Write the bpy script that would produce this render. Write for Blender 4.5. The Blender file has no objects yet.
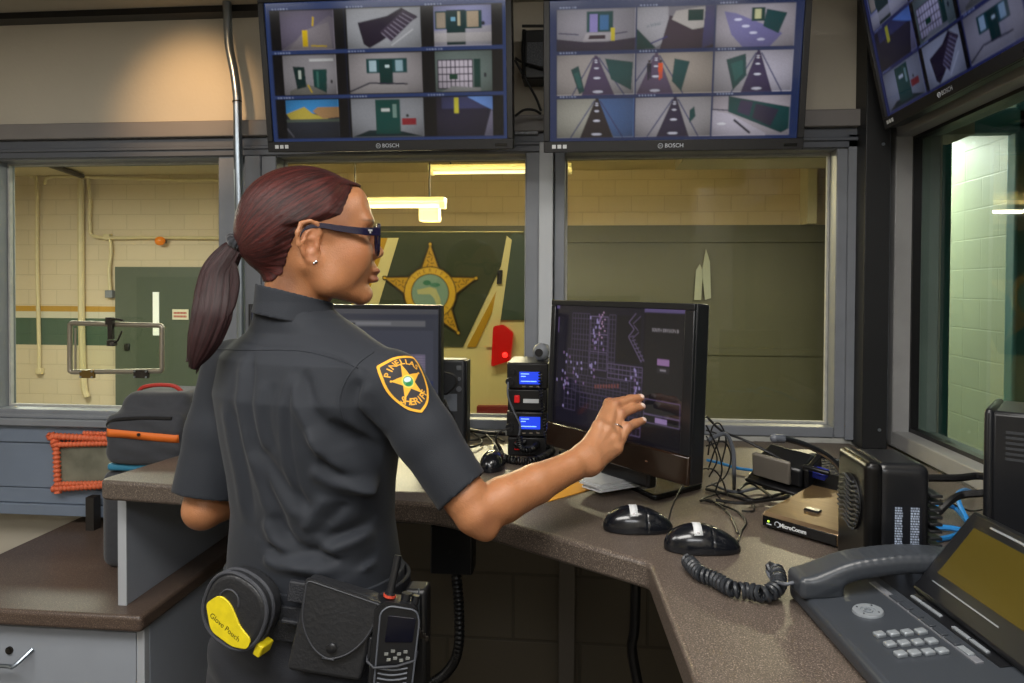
import bpy, math, random
import numpy as np
from mathutils import Vector, Matrix, Euler
from mathutils.bvhtree import BVHTree
random.seed(7); rng = np.random.default_rng(7)
PI = math.pi
C = bpy.context.scene.collection
SC = bpy.context.scene
# ------------------------------------------------------------------ camera
FPX = 720.0
CAMZ = 1.46
HX, HY = 582.0, 288.0            # where the room's depth direction vanishes in the frame
yaw = math.atan((HX-512)/FPX); pitch = math.radians(1.0); roll = 0.005
F = Vector((-math.sin(yaw)*math.cos(pitch), math.cos(yaw)*math.cos(pitch), -math.sin(pitch)))
R0 = Vector((math.cos(yaw), math.sin(yaw), 0)); U0 = R0.cross(F)
R = R0*math.cos(roll)+U0*math.sin(roll); U = U0*math.cos(roll)-R0*math.sin(roll)
CAM = Vector((0, 0, CAMZ))
_v = Vector((0, 1, 0)); SHY = (HY-341.5) + FPX*(_v.dot(U)/_v.dot(F))   # optical axis row offset
AXY = 341.5+SHY
def ray(px, py): return F*FPX+R*(px-512)+U*(AXY-py)
def at(px, py, X=None, Y=None, Z=None):
    d = ray(px, py)
    t = X/d.x if X is not None else (Y/d.y if Y is not None else (Z-CAMZ)/d.z)
    return CAM+d*t
def proj(p):
    v = Vector(p)-CAM; k = FPX/v.dot(F)
    return (512+v.dot(R)*k, AXY-v.dot(U)*k)
cd = bpy.data.cameras.new('camera'); cam = bpy.data.objects.new('camera', cd); C.objects.link(cam)
M4 = Matrix((R, U, -F)).transposed().to_4x4(); M4.translation = CAM; cam.matrix_world = M4
cd.sensor_width = 36; cd.lens = 36*FPX/1024; cd.shift_y = SHY/1024; cd.clip_start = .02
SC.camera = cam
vs = SC.view_settings; vs.view_transform = 'Standard'; vs.look = 'None'; vs.gamma = 1; vs.use_curve_mapping = False; vs.exposure = 0
# ------------------------------------------------------------------ colour + materials
def s2l(c): return tuple(((v/255)/12.92 if v/255 <= .04045 else ((v/255+.055)/1.055)**2.4) for v in c[:3])
def c4(c): return (*s2l(c), 1)
def newmat(name):
    m = bpy.data.materials.new(name); m.use_nodes = True; nt = m.node_tree
    return m, nt, nt.nodes['Principled BSDF']
def N(nt, t, **kw):
    n = nt.nodes.new(t)
    for k, v in kw.items():
        if k in n.inputs.keys(): n.inputs[k].default_value = v
        else: setattr(n, k, v)
    return n
def mat(name, col, rough=.5, metal=0, spec=.5, var=0, vscale=8, bump=0, bscale=60, stretch=None, coat=0, attr=None, emit=None, estr=0, sheen=0):
    m, nt, b = newmat(name); L = nt.links
    b.inputs['Base Color'].default_value = c4(col); b.inputs['Roughness'].default_value = rough
    b.inputs['Metallic'].default_value = metal; b.inputs['Specular IOR Level'].default_value = spec
    if coat: b.inputs['Coat Weight'].default_value = coat; b.inputs['Coat Roughness'].default_value = .08
    if sheen: b.inputs['Sheen Weight'].default_value = sheen; b.inputs['Sheen Roughness'].default_value = .5
    tc = N(nt, 'ShaderNodeTexCoord'); src = tc.outputs['Object']
    if stretch:
        mp = N(nt, 'ShaderNodeMapping'); mp.inputs['Scale'].default_value = stretch; L.new(src, mp.inputs[0]); src = mp.outputs[0]
    base = None
    if attr:
        a = N(nt, 'ShaderNodeAttribute', attribute_name=attr); base = a.outputs['Color']; L.new(base, b.inputs['Base Color'])
    if var:
        n = N(nt, 'ShaderNodeTexNoise', Scale=vscale, Detail=5.0); L.new(src, n.inputs['Vector'])
        mr = N(nt, 'ShaderNodeMapRange'); mr.inputs['From Min'].default_value = .3; mr.inputs['From Max'].default_value = .7
        mr.inputs['To Min'].default_value = 1-var; mr.inputs['To Max'].default_value = 1+var; L.new(n.outputs[0], mr.inputs[0])
        mx = N(nt, 'ShaderNodeMix', data_type='RGBA', blend_type='MULTIPLY'); mx.inputs[0].default_value = 1
        if base: L.new(base, mx.inputs[6])
        else: mx.inputs[6].default_value = c4(col)
        L.new(mr.outputs[0], mx.inputs[7]); L.new(mx.outputs[2], b.inputs['Base Color'])
    if bump:
        n = N(nt, 'ShaderNodeTexNoise', Scale=bscale, Detail=3.0); L.new(src, n.inputs['Vector'])
        bp = N(nt, 'ShaderNodeBump', Strength=bump, Distance=.002); L.new(n.outputs[0], bp.inputs['Height']); L.new(bp.outputs[0], b.inputs['Normal'])
    if emit:
        b.inputs['Emission Color'].default_value = c4(emit); b.inputs['Emission Strength'].default_value = estr
    return m
def screen_mat(name, strength=1.0, rough=.15):
    m, nt, b = newmat(name)
    a = N(nt, 'ShaderNodeAttribute', attribute_name='picture')
    b.inputs['Base Color'].default_value = (.004, .004, .005, 1); b.inputs['Roughness'].default_value = rough
    nt.links.new(a.outputs['Color'], b.inputs['Emission Color']); b.inputs['Emission Strength'].default_value = strength
    return m
def block_mat(name, axis, bands, mortar=.88, bh=.2, bw=.4, rough=.6):
    """painted block wall: colour bands by height (list of (z, colour) bottom up), joints by brick texture"""
    m, nt, b = newmat(name); L = nt.links
    g = N(nt, 'ShaderNodeNewGeometry'); sp = N(nt, 'ShaderNodeSeparateXYZ'); L.new(g.outputs['Position'], sp.inputs[0])
    cb = N(nt, 'ShaderNodeCombineXYZ'); L.new(sp.outputs[axis], cb.inputs[0]); L.new(sp.outputs[2], cb.inputs[1])
    br = N(nt, 'ShaderNodeTexBrick'); L.new(cb.outputs[0], br.inputs['Vector'])
    br.inputs['Color1'].default_value = (1, 1, 1, 1); br.inputs['Color2'].default_value = (.95, .95, .95, 1); br.inputs['Mortar'].default_value = (mortar,)*3+(1,)
    br.inputs['Scale'].default_value = 1; br.inputs['Mortar Size'].default_value = .006; br.inputs['Mortar Smooth'].default_value = .5
    br.inputs['Brick Width'].default_value = bw; br.inputs['Row Height'].default_value = bh
    cur = None
    for i, (z, col) in enumerate(bands):
        if i == 0: cur = c4(col); continue
        gt = N(nt, 'ShaderNodeMath', operation='GREATER_THAN'); L.new(sp.outputs[2], gt.inputs[0]); gt.inputs[1].default_value = z
        mx = N(nt, 'ShaderNodeMix', data_type='RGBA'); L.new(gt.outputs[0], mx.inputs[0])
        if isinstance(cur, tuple): mx.inputs[6].default_value = cur
        else: L.new(cur, mx.inputs[6])
        mx.inputs[7].default_value = c4(col); cur = mx.outputs[2]
    ml = N(nt, 'ShaderNodeMix', data_type='RGBA', blend_type='MULTIPLY'); ml.inputs[0].default_value = 1
    if isinstance(cur, tuple): ml.inputs[6].default_value = cur
    else: L.new(cur, ml.inputs[6])
    L.new(br.outputs[0], ml.inputs[7]); L.new(ml.outputs[2], b.inputs['Base Color']); b.inputs['Roughness'].default_value = rough
    bp = N(nt, 'ShaderNodeBump', Strength=.4, Distance=.004); L.new(br.outputs['Fac'], bp.inputs['Height']); bp.invert = True; L.new(bp.outputs[0], b.inputs['Normal'])
    return m
def glass_mat(name, tint, gloss=.0, rough=.02):
    m, nt, b = newmat(name); nt.nodes.remove(b); L = nt.links
    out = [n for n in nt.nodes if n.type == 'OUTPUT_MATERIAL'][0]
    t = N(nt, 'ShaderNodeBsdfTransparent'); t.inputs[0].default_value = c4(tint)
    g = N(nt, 'ShaderNodeBsdfGlossy'); g.inputs['Roughness'].default_value = rough
    fr0 = N(nt, 'ShaderNodeFresnel'); fr0.inputs[0].default_value = 1.45+gloss; ge = N(nt, 'ShaderNodeNewGeometry'); iv = N(nt, 'ShaderNodeMath', operation='SUBTRACT'); iv.inputs[0].default_value = 1; L.new(ge.outputs['Backfacing'], iv.inputs[1])
    fr = N(nt, 'ShaderNodeMath', operation='MULTIPLY'); L.new(fr0.outputs[0], fr.inputs[0]); L.new(iv.outputs[0], fr.inputs[1])
    mx = N(nt, 'ShaderNodeMixShader'); L.new(fr.outputs[0], mx.inputs[0]); L.new(t.outputs[0], mx.inputs[1]); L.new(g.outputs[0], mx.inputs[2]); L.new(mx.outputs[0], out.inputs[0])
    return m
# ------------------------------------------------------------------ mesh builder
class MB:
    def __init__(s): s.v = []; s.f = []; s.cols = None; s.uv = None
    def add(s, vs_, fs_, m=None):
        n = len(s.v)
        s.v += [tuple(m @ Vector(p)) for p in vs_] if m is not None else [tuple(p) for p in vs_]
        s.f += [tuple(i+n for i in f) for f in fs_]; return s
    def box(s, lo, hi, m=None):
        x0, y0, z0 = lo; x1, y1, z1 = hi
        v = [(x0,y0,z0),(x1,y0,z0),(x1,y1,z0),(x0,y1,z0),(x0,y0,z1),(x1,y0,z1),(x1,y1,z1),(x0,y1,z1)]
        return s.add(v, [(0,3,2,1),(4,5,6,7),(0,1,5,4),(1,2,6,5),(2,3,7,6),(3,0,4,7)], m)
    def cbox(s, c, size, m=None): return s.box([c[i]-size[i]/2 for i in range(3)], [c[i]+size[i]/2 for i in range(3)], m)
    def prism(s, poly, z0, z1, m=None):
        n = len(poly); v = [(x, y, z0) for x, y in poly]+[(x, y, z1) for x, y in poly]
        ar = sum(poly[i][0]*poly[(i+1)%n][1]-poly[(i+1)%n][0]*poly[i][1] for i in range(n))
        f = [tuple(range(n))[::-1], tuple(range(n, 2*n))]+[(i, (i+1)%n, (i+1)%n+n, i+n) for i in range(n)]
        if ar < 0: f = [t[::-1] for t in f]
        return s.add(v, f, m)
    def tube(s, pts, r, seg=10, m=None, cap=True):
        pts = [Vector(p) for p in pts]; n = len(pts); rs = r if isinstance(r, (list, tuple)) else [r]*n
        v = []; up = None
        for i, p in enumerate(pts):
            t = (pts[min(i+1, n-1)]-pts[max(i-1, 0)]).normalized()
            if up is None: up = Vector((0, 0, 1)) if abs(t.z) < .9 else Vector((1, 0, 0))
            a = (up-t*up.dot(t)).normalized(); b = t.cross(a); up = a
            for k in range(seg):
                an = 2*PI*k/seg; v.append(p+(a*math.cos(an)+b*math.sin(an))*rs[i])
        f = [(i*seg+k, i*seg+(k+1)%seg, (i+1)*seg+(k+1)%seg, (i+1)*seg+k) for i in range(n-1) for k in range(seg)]
        if cap: f += [tuple(range(seg))[::-1], tuple((n-1)*seg+k for k in range(seg))]
        return s.add(v, f, m)
    def cyl(s, a, b, r, seg=20, m=None, r2=None): return s.tube([a, b], [r, r if r2 is None else r2], seg, m)
    def lathe(s, prof, seg=24, m=None):
        v = []; n = len(prof)
        for r, z in prof:
            for k in range(seg): v.append((r*math.cos(2*PI*k/seg), r*math.sin(2*PI*k/seg), z))
        f = [(i*seg+k, i*seg+(k+1)%seg, (i+1)*seg+(k+1)%seg, (i+1)*seg+k) for i in range(n-1) for k in range(seg)]
        f += [tuple(range(seg))[::-1], tuple((n-1)*seg+k for k in range(seg))]
        return s.add(v, f, m)
    def ball(s, c, r, seg=16, m=None):
        r = (r, r, r) if not isinstance(r, (tuple, list)) else r; h = seg//2
        v = [(c[0], c[1], c[2]-r[2])]
        for i in range(1, h):
            a = -PI/2+PI*i/h
            for k in range(seg): b = 2*PI*k/seg; v.append((c[0]+r[0]*math.cos(a)*math.cos(b), c[1]+r[1]*math.cos(a)*math.sin(b), c[2]+r[2]*math.sin(a)))
        v.append((c[0], c[1], c[2]+r[2])); T = len(v)-1
        f = [(0, 1+(k+1)%seg, 1+k) for k in range(seg)]
        f += [(1+i*seg+k, 1+i*seg+(k+1)%seg, 1+(i+1)*seg+(k+1)%seg, 1+(i+1)*seg+k) for i in range(h-2) for k in range(seg)]
        f += [(T, 1+(h-2)*seg+k, 1+(h-2)*seg+(k+1)%seg) for k in range(seg)]
        return s.add(v, f, m)
def catmull(P, n=8):
    P = [Vector(p) for p in P]; Q = [P[0]*2-P[1]]+P+[P[-1]*2-P[-2]]; out = []
    for i in range(1, len(Q)-2):
        for k in range(n):
            t = k/n; a, b, c, d = Q[i-1:i+3]
            out.append(.5*((2*b)+(c-a)*t+(2*a-5*b+4*c-d)*t*t+(3*b-a-3*c+d)*t**3))
    return out+[P[-1]]
def coil(path, R_, r, turns, seg=7, per=14):
    """helical cord round a path -> tube points"""
    P = catmull(path, 12); n = turns*per; L = [0]
    for i in range(1, len(P)): L.append(L[-1]+(P[i]-P[i-1]).length)
    out = []; up = Vector((0, 0, 1))
    for k in range(n+1):
        d = L[-1]*k/n; i = max(0, min(len(P)-2, next((j for j in range(len(L)-1) if L[j+1] >= d), len(P)-2)))
        t = (d-L[i])/max(1e-9, L[i+1]-L[i]); p = P[i].lerp(P[i+1], t); T = (P[i+1]-P[i]).normalized()
        a = (up-T*up.dot(T)).normalized(); up = a; b = T.cross(a); an = 2*PI*k/per
        out.append(p+(a*math.cos(an)+b*math.sin(an))*R_)
    return out
# ------------------------------------------------------------------ objects
ROOTM = {}
def thing(name, label, cat, loc=(0,0,0), rot=(0,0,0), group=None, m=None):
    o = bpy.data.objects.new(name, None); C.objects.link(o); o.empty_display_size = .05
    m = m if m is not None else Matrix.Translation(Vector(loc)) @ Euler(rot).to_matrix().to_4x4()
    o.matrix_world = m; ROOTM[o] = m.copy(); o['label'] = label; o['category'] = cat
    if group: o['group'] = group
    return o
def tag(o, label, cat, group=None, kind=None):
    o['label'] = label; o['category'] = cat
    if group: o['group'] = group
    if kind: o['kind'] = kind
    return o
def obj(name, mb, material, parent=None, world=False, smooth=True, bevel=0, bseg=2, base=None, label=None, ang=35):
    """link a mesh; world=True: coordinates are world ones (converted to the thing's own)"""
    me = bpy.data.meshes.new(name)
    v = [Vector(p) for p in mb.v]; loc = None
    root = parent
    while root is not None and root.parent is not None: root = root.parent
    if world and root is not None:
        inv = ROOTM[root].inverted(); v = [inv @ p for p in v]
    if parent is None:
        if base is None:
            xs = np.array([tuple(p) for p in v]); mn, mx = xs.min(0), xs.max(0)
            base = ((mn[0]+mx[0])/2, (mn[1]+mx[1])/2, mn[2])
        loc = Vector(base); v = [p-loc for p in v]
    me.from_pydata([tuple(p) for p in v], [], mb.f); me.update()
    me.materials.append(material)
    if mb.cols is not None:
        a = me.color_attributes.new('picture', 'FLOAT_COLOR', 'POINT'); arr = np.ones((len(v), 4), np.float32); arr[:, :3] = mb.cols; a.data.foreach_set('color', arr.ravel())
    if mb.uv is not None:
        a = me.attributes.new('flow', 'FLOAT_VECTOR', 'POINT'); a.data.foreach_set('vector', np.asarray(mb.uv, np.float32).ravel())
    if smooth:
        me.polygons.foreach_set('use_smooth', [True]*len(me.polygons))
        if ang: me.set_sharp_from_angle(angle=math.radians(ang))
    o = bpy.data.objects.new(name, me); C.objects.link(o)
    if loc is not None: o.location = loc; ROOTM[o] = Matrix.Translation(loc)
    if parent is not None: o.parent = parent
    if bevel:
        b = o.modifiers.new('bevel', 'BEVEL'); b.width = bevel; b.segments = bseg; b.limit_method = 'ANGLE'; b.angle_limit = math.radians(40)
    if label: o['label'] = label
    return o
def struct(name, mb, m, **k):
    o = obj(name, mb, m, **k); o['kind'] = 'structure'; return o
# ------------------------------------------------------------------ text as triangles
def text_tris(s, size=1.0, bold=0):
    cu = bpy.data.curves.new('t', 'FONT'); cu.body = s; cu.size = size; cu.align_x = 'CENTER'; cu.align_y = 'CENTER'; cu.resolution_u = 3
    if bold: cu.offset = bold
    o = bpy.data.objects.new('t', cu); C.objects.link(o); bpy.context.view_layer.update()
    me = bpy.data.meshes.new_from_object(o); me.calc_loop_triangles()
    v = [tuple(x.co) for x in me.vertices]; f = [tuple(t.vertices) for t in me.loop_triangles]
    bpy.data.objects.remove(o); bpy.data.curves.remove(cu); bpy.data.meshes.remove(me)
    return v, f
def lettering(s, size, m, material, parent, depth=.0006, name='lettering', bold=0):
    v, f = text_tris(s, size, bold); mb = MB(); mb.add([(x, y, 0) for x, y, z in v], f, m)
    return obj(name, mb, material, parent, smooth=False)
# ------------------------------------------------------------------ raster canvas -> coloured grid meshes
class Canvas:
    def __init__(s, w, h, col=(0,0,0)): s.w, s.h = w, h; s.a = np.zeros((h, w, 3), np.float32); s.a[:] = s2l(col); s.yy, s.xx = np.mgrid[0:h, 0:w]+.5; s.box = (0, 0, w, h)
    def sub(s, x0, y0, x1, y1): s.box = (x0*s.w, y0*s.h, x1*s.w, y1*s.h); return s
    def _p(s, p): x0, y0, x1, y1 = s.box; return x0+(x1-x0)*p[0], y0+(y1-y0)*p[1]
    def poly(s, pts, col, al=1.0):
        P = [s._p(p) for p in pts]; c = np.array(s2l(col), np.float32)
        bx = s.box; x0 = int(max(bx[0], min(p[0] for p in P))); x1 = int(math.ceil(min(bx[2], max(p[0] for p in P))))
        y0 = int(max(bx[1], min(p[1] for p in P))); y1 = int(math.ceil(min(bx[3], max(p[1] for p in P))))
        if x1 <= x0 or y1 <= y0: return s
        X = s.xx[y0:y1, x0:x1]; Y = s.yy[y0:y1, x0:x1]; cov = np.zeros(X.shape, np.float32)
        for ox, oy in ((-.25, -.25), (.25, -.25), (-.25, .25), (.25, .25)):
            ins = np.zeros(X.shape, bool); j = len(P)-1
            for i in range(len(P)):
                xi, yi = P[i]; xj, yj = P[j]
                if yi != yj:
                    ins ^= ((yi > Y+oy) != (yj > Y+oy)) & (X+ox < (xj-xi)*(Y+oy-yi)/(yj-yi)+xi)
                j = i
            cov += ins*.25
        cov = (cov*al)[..., None]; s.a[y0:y1, x0:x1] = s.a[y0:y1, x0:x1]*(1-cov)+c*cov; return s
    def rect(s, x0, y0, x1, y1, col, al=1.0): return s.poly([(x0, y0), (x1, y0), (x1, y1), (x0, y1)], col, al)
    def ell(s, cx, cy, rx, ry, col, al=1.0): return s.poly([(cx+rx*math.cos(t*PI/12), cy+ry*math.sin(t*PI/12)) for t in range(24)], col, al)
    def line(s, a, b, w, col, al=1.0):
        x0, y0, x1, y1 = s.box; sx, sy = x1-x0, y1-y0; dx, dy = (b[0]-a[0])*sx, (b[1]-a[1])*sy; L = math.hypot(dx, dy) or 1
        nx, ny = -dy/L*w/2/sx, dx/L*w/2/sy
        return s.poly([(a[0]+nx, a[1]+ny), (b[0]+nx, b[1]+ny), (b[0]-nx, b[1]-ny), (a[0]-nx, a[1]-ny)], col, al)
    def grad(s, fn):
        x0, y0, x1, y1 = [int(v) for v in s.box]; X = (s.xx[y0:y1, x0:x1]-x0)/(x1-x0); Y = (s.yy[y0:y1, x0:x1]-y0)/(y1-y0)
        s.a[y0:y1, x0:x1] *= fn(X, Y)[..., None]; return s
    def text(s, t, cx, cy, size, col, ang=0, bold=0, al=1.0):
        """size in pixels"""
        v, f = text_tris(t, size, bold*size); ca, sa = math.cos(ang), math.sin(ang); x0, y0, x1, y1 = s.box; px, py = s._p((cx, cy))
        q = [((px+x*ca+y*sa-x0)/(x1-x0), (py+x*sa-y*ca-y0)/(y1-y0)) for x, y, z in v]
        for t3 in f: s.poly([q[i] for i in t3], col, al)
        return s
    def star(s, cx, cy, r, ri, col, ang=0, asp=1.0, al=1.0):
        return s.poly([(cx+(r if k % 2 == 0 else ri)*math.sin(ang+k*PI/5)*asp, cy-(r if k % 2 == 0 else ri)*math.cos(ang+k*PI/5)) for k in range(10)], col, al)
    def blur(s, n=1):
        for _ in range(n):
            a = s.a; p = np.pad(a, ((1,1),(1,1),(0,0)), 'edge'); s.a = (p[1:-1,1:-1]*2+p[:-2,1:-1]+p[2:,1:-1]+p[1:-1,:-2]+p[1:-1,2:])/6
        return s
    def noise(s, amp): s.a *= (1+amp*(rng.random(s.a.shape[:2])[..., None]-.5)).astype(np.float32); return s
    def mesh(s, W, H, fn=None):
        """grid W x H centred on origin in the local XZ plane (front = -Y); fn maps (x,z)->point"""
        mb = MB(); w, h = s.w, s.h; fn = fn or (lambda x, z: (x, 0, z))
        mb.v = [fn((i/(w-1)-.5)*W, (.5-j/(h-1))*H) for j in range(h) for i in range(w)]
        mb.f = [(j*w+i, (j+1)*w+i, (j+1)*w+i+1, j*w+i+1) for j in range(h-1) for i in range(w-1)]
        mb.cols = s.a.reshape(-1, 3); return mb
# ------------------------------------------------------------------ signed distance modelling
class Field:
    def __init__(s, lo, hi, h):
        s.lo = np.array(lo, float); s.h = h; s.n = np.ceil((np.array(hi)-s.lo)/h).astype(int)+1; s.F = np.full(s.n, 1.0, np.float32)
    def _sl(s, lo, hi, m):
        a = np.clip(np.floor((np.array(lo)-m-s.lo)/s.h).astype(int), 0, s.n); b = np.clip(np.ceil((np.array(hi)+m-s.lo)/s.h).astype(int)+1, 0, s.n)
        sl = tuple(slice(a[i], b[i]) for i in range(3))
        ax = [(s.lo[i]+s.h*np.arange(a[i], b[i])).astype(np.float32) for i in range(3)]
        return sl, (ax[0][:, None, None], ax[1][None, :, None], ax[2][None, None, :])
    def op(s, prim, k=.01, mode='u'):
        lo, hi, fn = prim; sl, (X, Y, Z) = s._sl(lo, hi, k+3*s.h)
        if any(q.stop <= q.start for q in sl): return s
        d = fn(X, Y, Z); A = s.F[sl]
        if mode == 'u': h = np.clip(.5+.5*(A-d)/k, 0, 1); s.F[sl] = A*(1-h)+d*h-k*h*(1-h)
        elif mode == 's': d = -d; h = np.clip(.5-.5*(A-d)/k, 0, 1); s.F[sl] = A*(1-h)+d*h+k*h*(1-h)
        elif mode == 'a': s.F[sl] = A+d      # add displacement (fn returns the amount)
        return s
    def cut(s, fn):
        sl, (X, Y, Z) = s._sl(s.lo, s.lo+s.h*s.n, 0); s.F = np.maximum(s.F, fn(X, Y, Z)).astype(np.float32); return s
    def mesh(s):
        Fd = s.F; I = Fd < 0; n = Fd.shape
        c = np.zeros(tuple(np.array(n)-1), np.int8)
        offs = [(i, j, k) for i in (0,1) for j in (0,1) for k in (0,1)]
        for o in offs: c += I[o[0]:n[0]-1+o[0], o[1]:n[1]-1+o[1], o[2]:n[2]-1+o[2]]
        act = (c > 0) & (c < 8); ids = np.full(act.shape, -1, np.int64); A = np.argwhere(act); ids[act] = np.arange(len(A))
        acc = np.zeros((len(A), 3)); cnt = np.zeros(len(A))
        for a in offs:
            for ax in range(3):
                if a[ax]: continue
                b = list(a); b[ax] = 1
                fa = Fd[A[:,0]+a[0], A[:,1]+a[1], A[:,2]+a[2]]; fb = Fd[A[:,0]+b[0], A[:,1]+b[1], A[:,2]+b[2]]
                m = (fa < 0) != (fb < 0); t = np.where(m, fa/np.where(m, fa-fb, 1), 0)
                p = np.array(a, float)[None]+np.zeros((len(A), 3)); p[:, ax] += t; acc += p*m[:, None]; cnt += m
        V = s.lo+(A+acc/cnt[:, None])*s.h; Fc = []
        for ax in range(3):
            u, v = [(1, 2), (2, 0), (0, 1)][ax]
            sa = [slice(0, n[i]) for i in range(3)]; sb = list(sa); sa[ax] = slice(0, n[ax]-1); sb[ax] = slice(1, n[ax])
            for i in (u, v): sa[i] = slice(1, n[i]-1); sb[i] = slice(1, n[i]-1)
            a = I[tuple(sa)]; b = I[tuple(sb)]
            for sg in (0, 1):
                E = np.argwhere(a & ~b if sg == 0 else ~a & b)
                if not len(E): continue
                E[:, u] += 1; E[:, v] += 1
                def g(du, dv): q = E.copy(); q[:, u] -= du; q[:, v] -= dv; return ids[q[:,0], q[:,1], q[:,2]]
                q = np.stack([g(1,1), g(0,1), g(0,0), g(1,0)], 1); Fc.append(q if sg == 0 else q[:, ::-1])
        Fc = np.concatenate(Fc); mb = MB(); mb.v = [tuple(p) for p in V.tolist()]; mb.f = [tuple(f) for f in Fc.tolist()]; mb.np = V
        return mb
def fr(mtx):
    """frame: world->local linear map for primitives"""
    inv = mtx.inverted(); return np.array(inv, np.float32)
def ellip(c, r, mtx=None, pad=1.0):
    c = Vector(c); rr = max(r)
    if mtx is not None: wc = mtx @ c; inv = fr(mtx)
    else: wc = c; inv = None
    def fn(X, Y, Z):
        if inv is not None: x = inv[0,0]*X+inv[0,1]*Y+inv[0,2]*Z+inv[0,3]; y = inv[1,0]*X+inv[1,1]*Y+inv[1,2]*Z+inv[1,3]; z = inv[2,0]*X+inv[2,1]*Y+inv[2,2]*Z+inv[2,3]
        else: x, y, z = X, Y, Z
        x = x-c.x; y = y-c.y; z = z-c.z
        k0 = np.sqrt((x/r[0])**2+(y/r[1])**2+(z/r[2])**2)+1e-6; k1 = np.sqrt((x/r[0]**2)**2+(y/r[1]**2)**2+(z/r[2]**2)**2)+1e-6
        return k0*(k0-1)/k1
    return (wc-Vector((rr,)*3), wc+Vector((rr,)*3), fn)
def cone(a, b, ra, rb, mtx=None):
    a = Vector(a); b = Vector(b)
    if mtx is not None: a = mtx @ a; b = mtx @ b
    d = b-a; L2 = d.length_squared+1e-12; rm = max(ra, rb)
    def fn(X, Y, Z):
        t = np.clip(((X-a.x)*d.x+(Y-a.y)*d.y+(Z-a.z)*d.z)/L2, 0, 1)
        return np.sqrt((X-a.x-d.x*t)**2+(Y-a.y-d.y*t)**2+(Z-a.z-d.z*t)**2)-(ra+(rb-ra)*t)
    return (Vector([min(a[i], b[i])-rm for i in range(3)]), Vector([max(a[i], b[i])+rm for i in range(3)]), fn)
def chain(fld, pts, rs, k=.006, mtx=None, mode='u'):
    for i in range(len(pts)-1): fld.op(cone(pts[i], pts[i+1], rs[i], rs[i+1], mtx), k, mode)
def rbox(c, hs, r, mtx=None):
    c = Vector(c); wc = mtx @ c if mtx is not None else c; inv = fr(mtx) if mtx is not None else None; rr = Vector(hs).length
    def fn(X, Y, Z):
        if inv is not None: x = inv[0,0]*X+inv[0,1]*Y+inv[0,2]*Z+inv[0,3]; y = inv[1,0]*X+inv[1,1]*Y+inv[1,2]*Z+inv[1,3]; z = inv[2,0]*X+inv[2,1]*Y+inv[2,2]*Z+inv[2,3]
        else: x, y, z = X, Y, Z
        qx = np.abs(x-c.x)-hs[0]+r; qy = np.abs(y-c.y)-hs[1]+r; qz = np.abs(z-c.z)-hs[2]+r
        return np.sqrt(np.maximum(qx, 0)**2+np.maximum(qy, 0)**2+np.maximum(qz, 0)**2)+np.minimum(np.maximum(qx, np.maximum(qy, qz)), 0)-r
    return (wc-Vector((rr,)*3), wc+Vector((rr,)*3), fn)
def loft(rings, ang, p=2.3):
    """rings: (z, cx, cy, a, b) ellipses lying across a vertical spine, turned by ang about z"""
    rings = sorted(rings); zz = np.array([q[0] for q in rings]); arr = np.array(rings); ca, sa = math.cos(ang), math.sin(ang)
    rm = max(max(q[3], q[4]) for q in rings)
    lo = Vector((arr[:,1].min()-rm, arr[:,2].min()-rm, zz[0])); hi = Vector((arr[:,1].max()+rm, arr[:,2].max()+rm, zz[-1]))
    def fn(X, Y, Z):
        z = np.clip(Z, zz[0], zz[-1]); f = lambda i: np.interp(z, zz, arr[:, i]).astype(np.float32)
        cx, cy, a, b = f(1), f(2), f(3), f(4); x = X-cx; y = Y-cy; u = x*ca+y*sa; v = -x*sa+y*ca
        q = (np.abs(u/a)**p+np.abs(v/b)**p)**(1/p)
        d = (q-1)*np.minimum(a, b)*1.0
        return np.maximum(d, np.maximum(zz[0]-Z, Z-zz[-1]))
    return (lo, hi, fn)
# ================================================================== MATERIALS
m_cream = mat('cream wall paint', (188,181,166), .75, var=.04, vscale=3, bump=.25, bscale=90)
m_ceil = mat('ceiling paint', (170,164,150), .85, var=.03)
m_floor = mat('dark floor tile', (70,66,62), .5, var=.12, vscale=5)
m_frame = mat('grey window frame paint', (122,126,133), .45, var=.07, vscale=14, bump=.3, bscale=30)
m_ledge = mat('dull grey ledge paint', (122,118,116), .5, var=.04)
m_bead = mat('pale glazing sealant', (176,176,170), .6, var=.12, vscale=40, bump=.5, bscale=120)
m_white = mat('white pillar paint', (186,190,194), .5, var=.05)
m_bluegrey = mat('blue grey panel paint', (112,124,142), .5, var=.08, vscale=6, bump=.1, bscale=20)
m_black = mat('black plastic', (16,16,18), .38, var=.1, vscale=30)
m_satin = mat('black satin plastic', (24,25,28), .28)
m_gloss = mat('glossy black plastic', (9,9,10), .18)
m_colm = mat('black column paint', (24,25,27), .5, var=.1, vscale=6)
m_chrome = mat('galvanised conduit', (150,160,170), .28, metal=.85, var=.08, vscale=20)
m_steel = mat('brushed steel', (168,160,146), .34, metal=.8, var=.1, vscale=12, stretch=(1,12,1))
m_dsteel = mat('dark worn steel', (60,56,52), .4, metal=.7, var=.3, vscale=60)
m_grey = mat('grey cabinet laminate', (150,156,166), .45, var=.03, vscale=10)
m_greyedge = mat('pale panel edge', (170,174,180), .5)
m_cable = mat('black cable rubber', (14,14,16), .45)
m_gcable = mat('grey cable', (82,86,94), .45)
m_bcable = mat('blue network cable', (38,132,205), .4)
m_green = mat('dark green paint', (76,78,66), .5, var=.05, vscale=3)
m_teal = mat('teal green frame paint', (50,108,108), .45, var=.06, vscale=4)
m_gold = mat('gold paint', (176,134,36), .5)
m_offw = mat('off white paint', (214,208,182), .5)
m_pipe = mat('cream painted pipe', (206,190,150), .5, var=.05)
m_label = mat('white label paper', (205,208,210), .6)
m_ink = mat('pale print', (190,196,206), .5)
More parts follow.
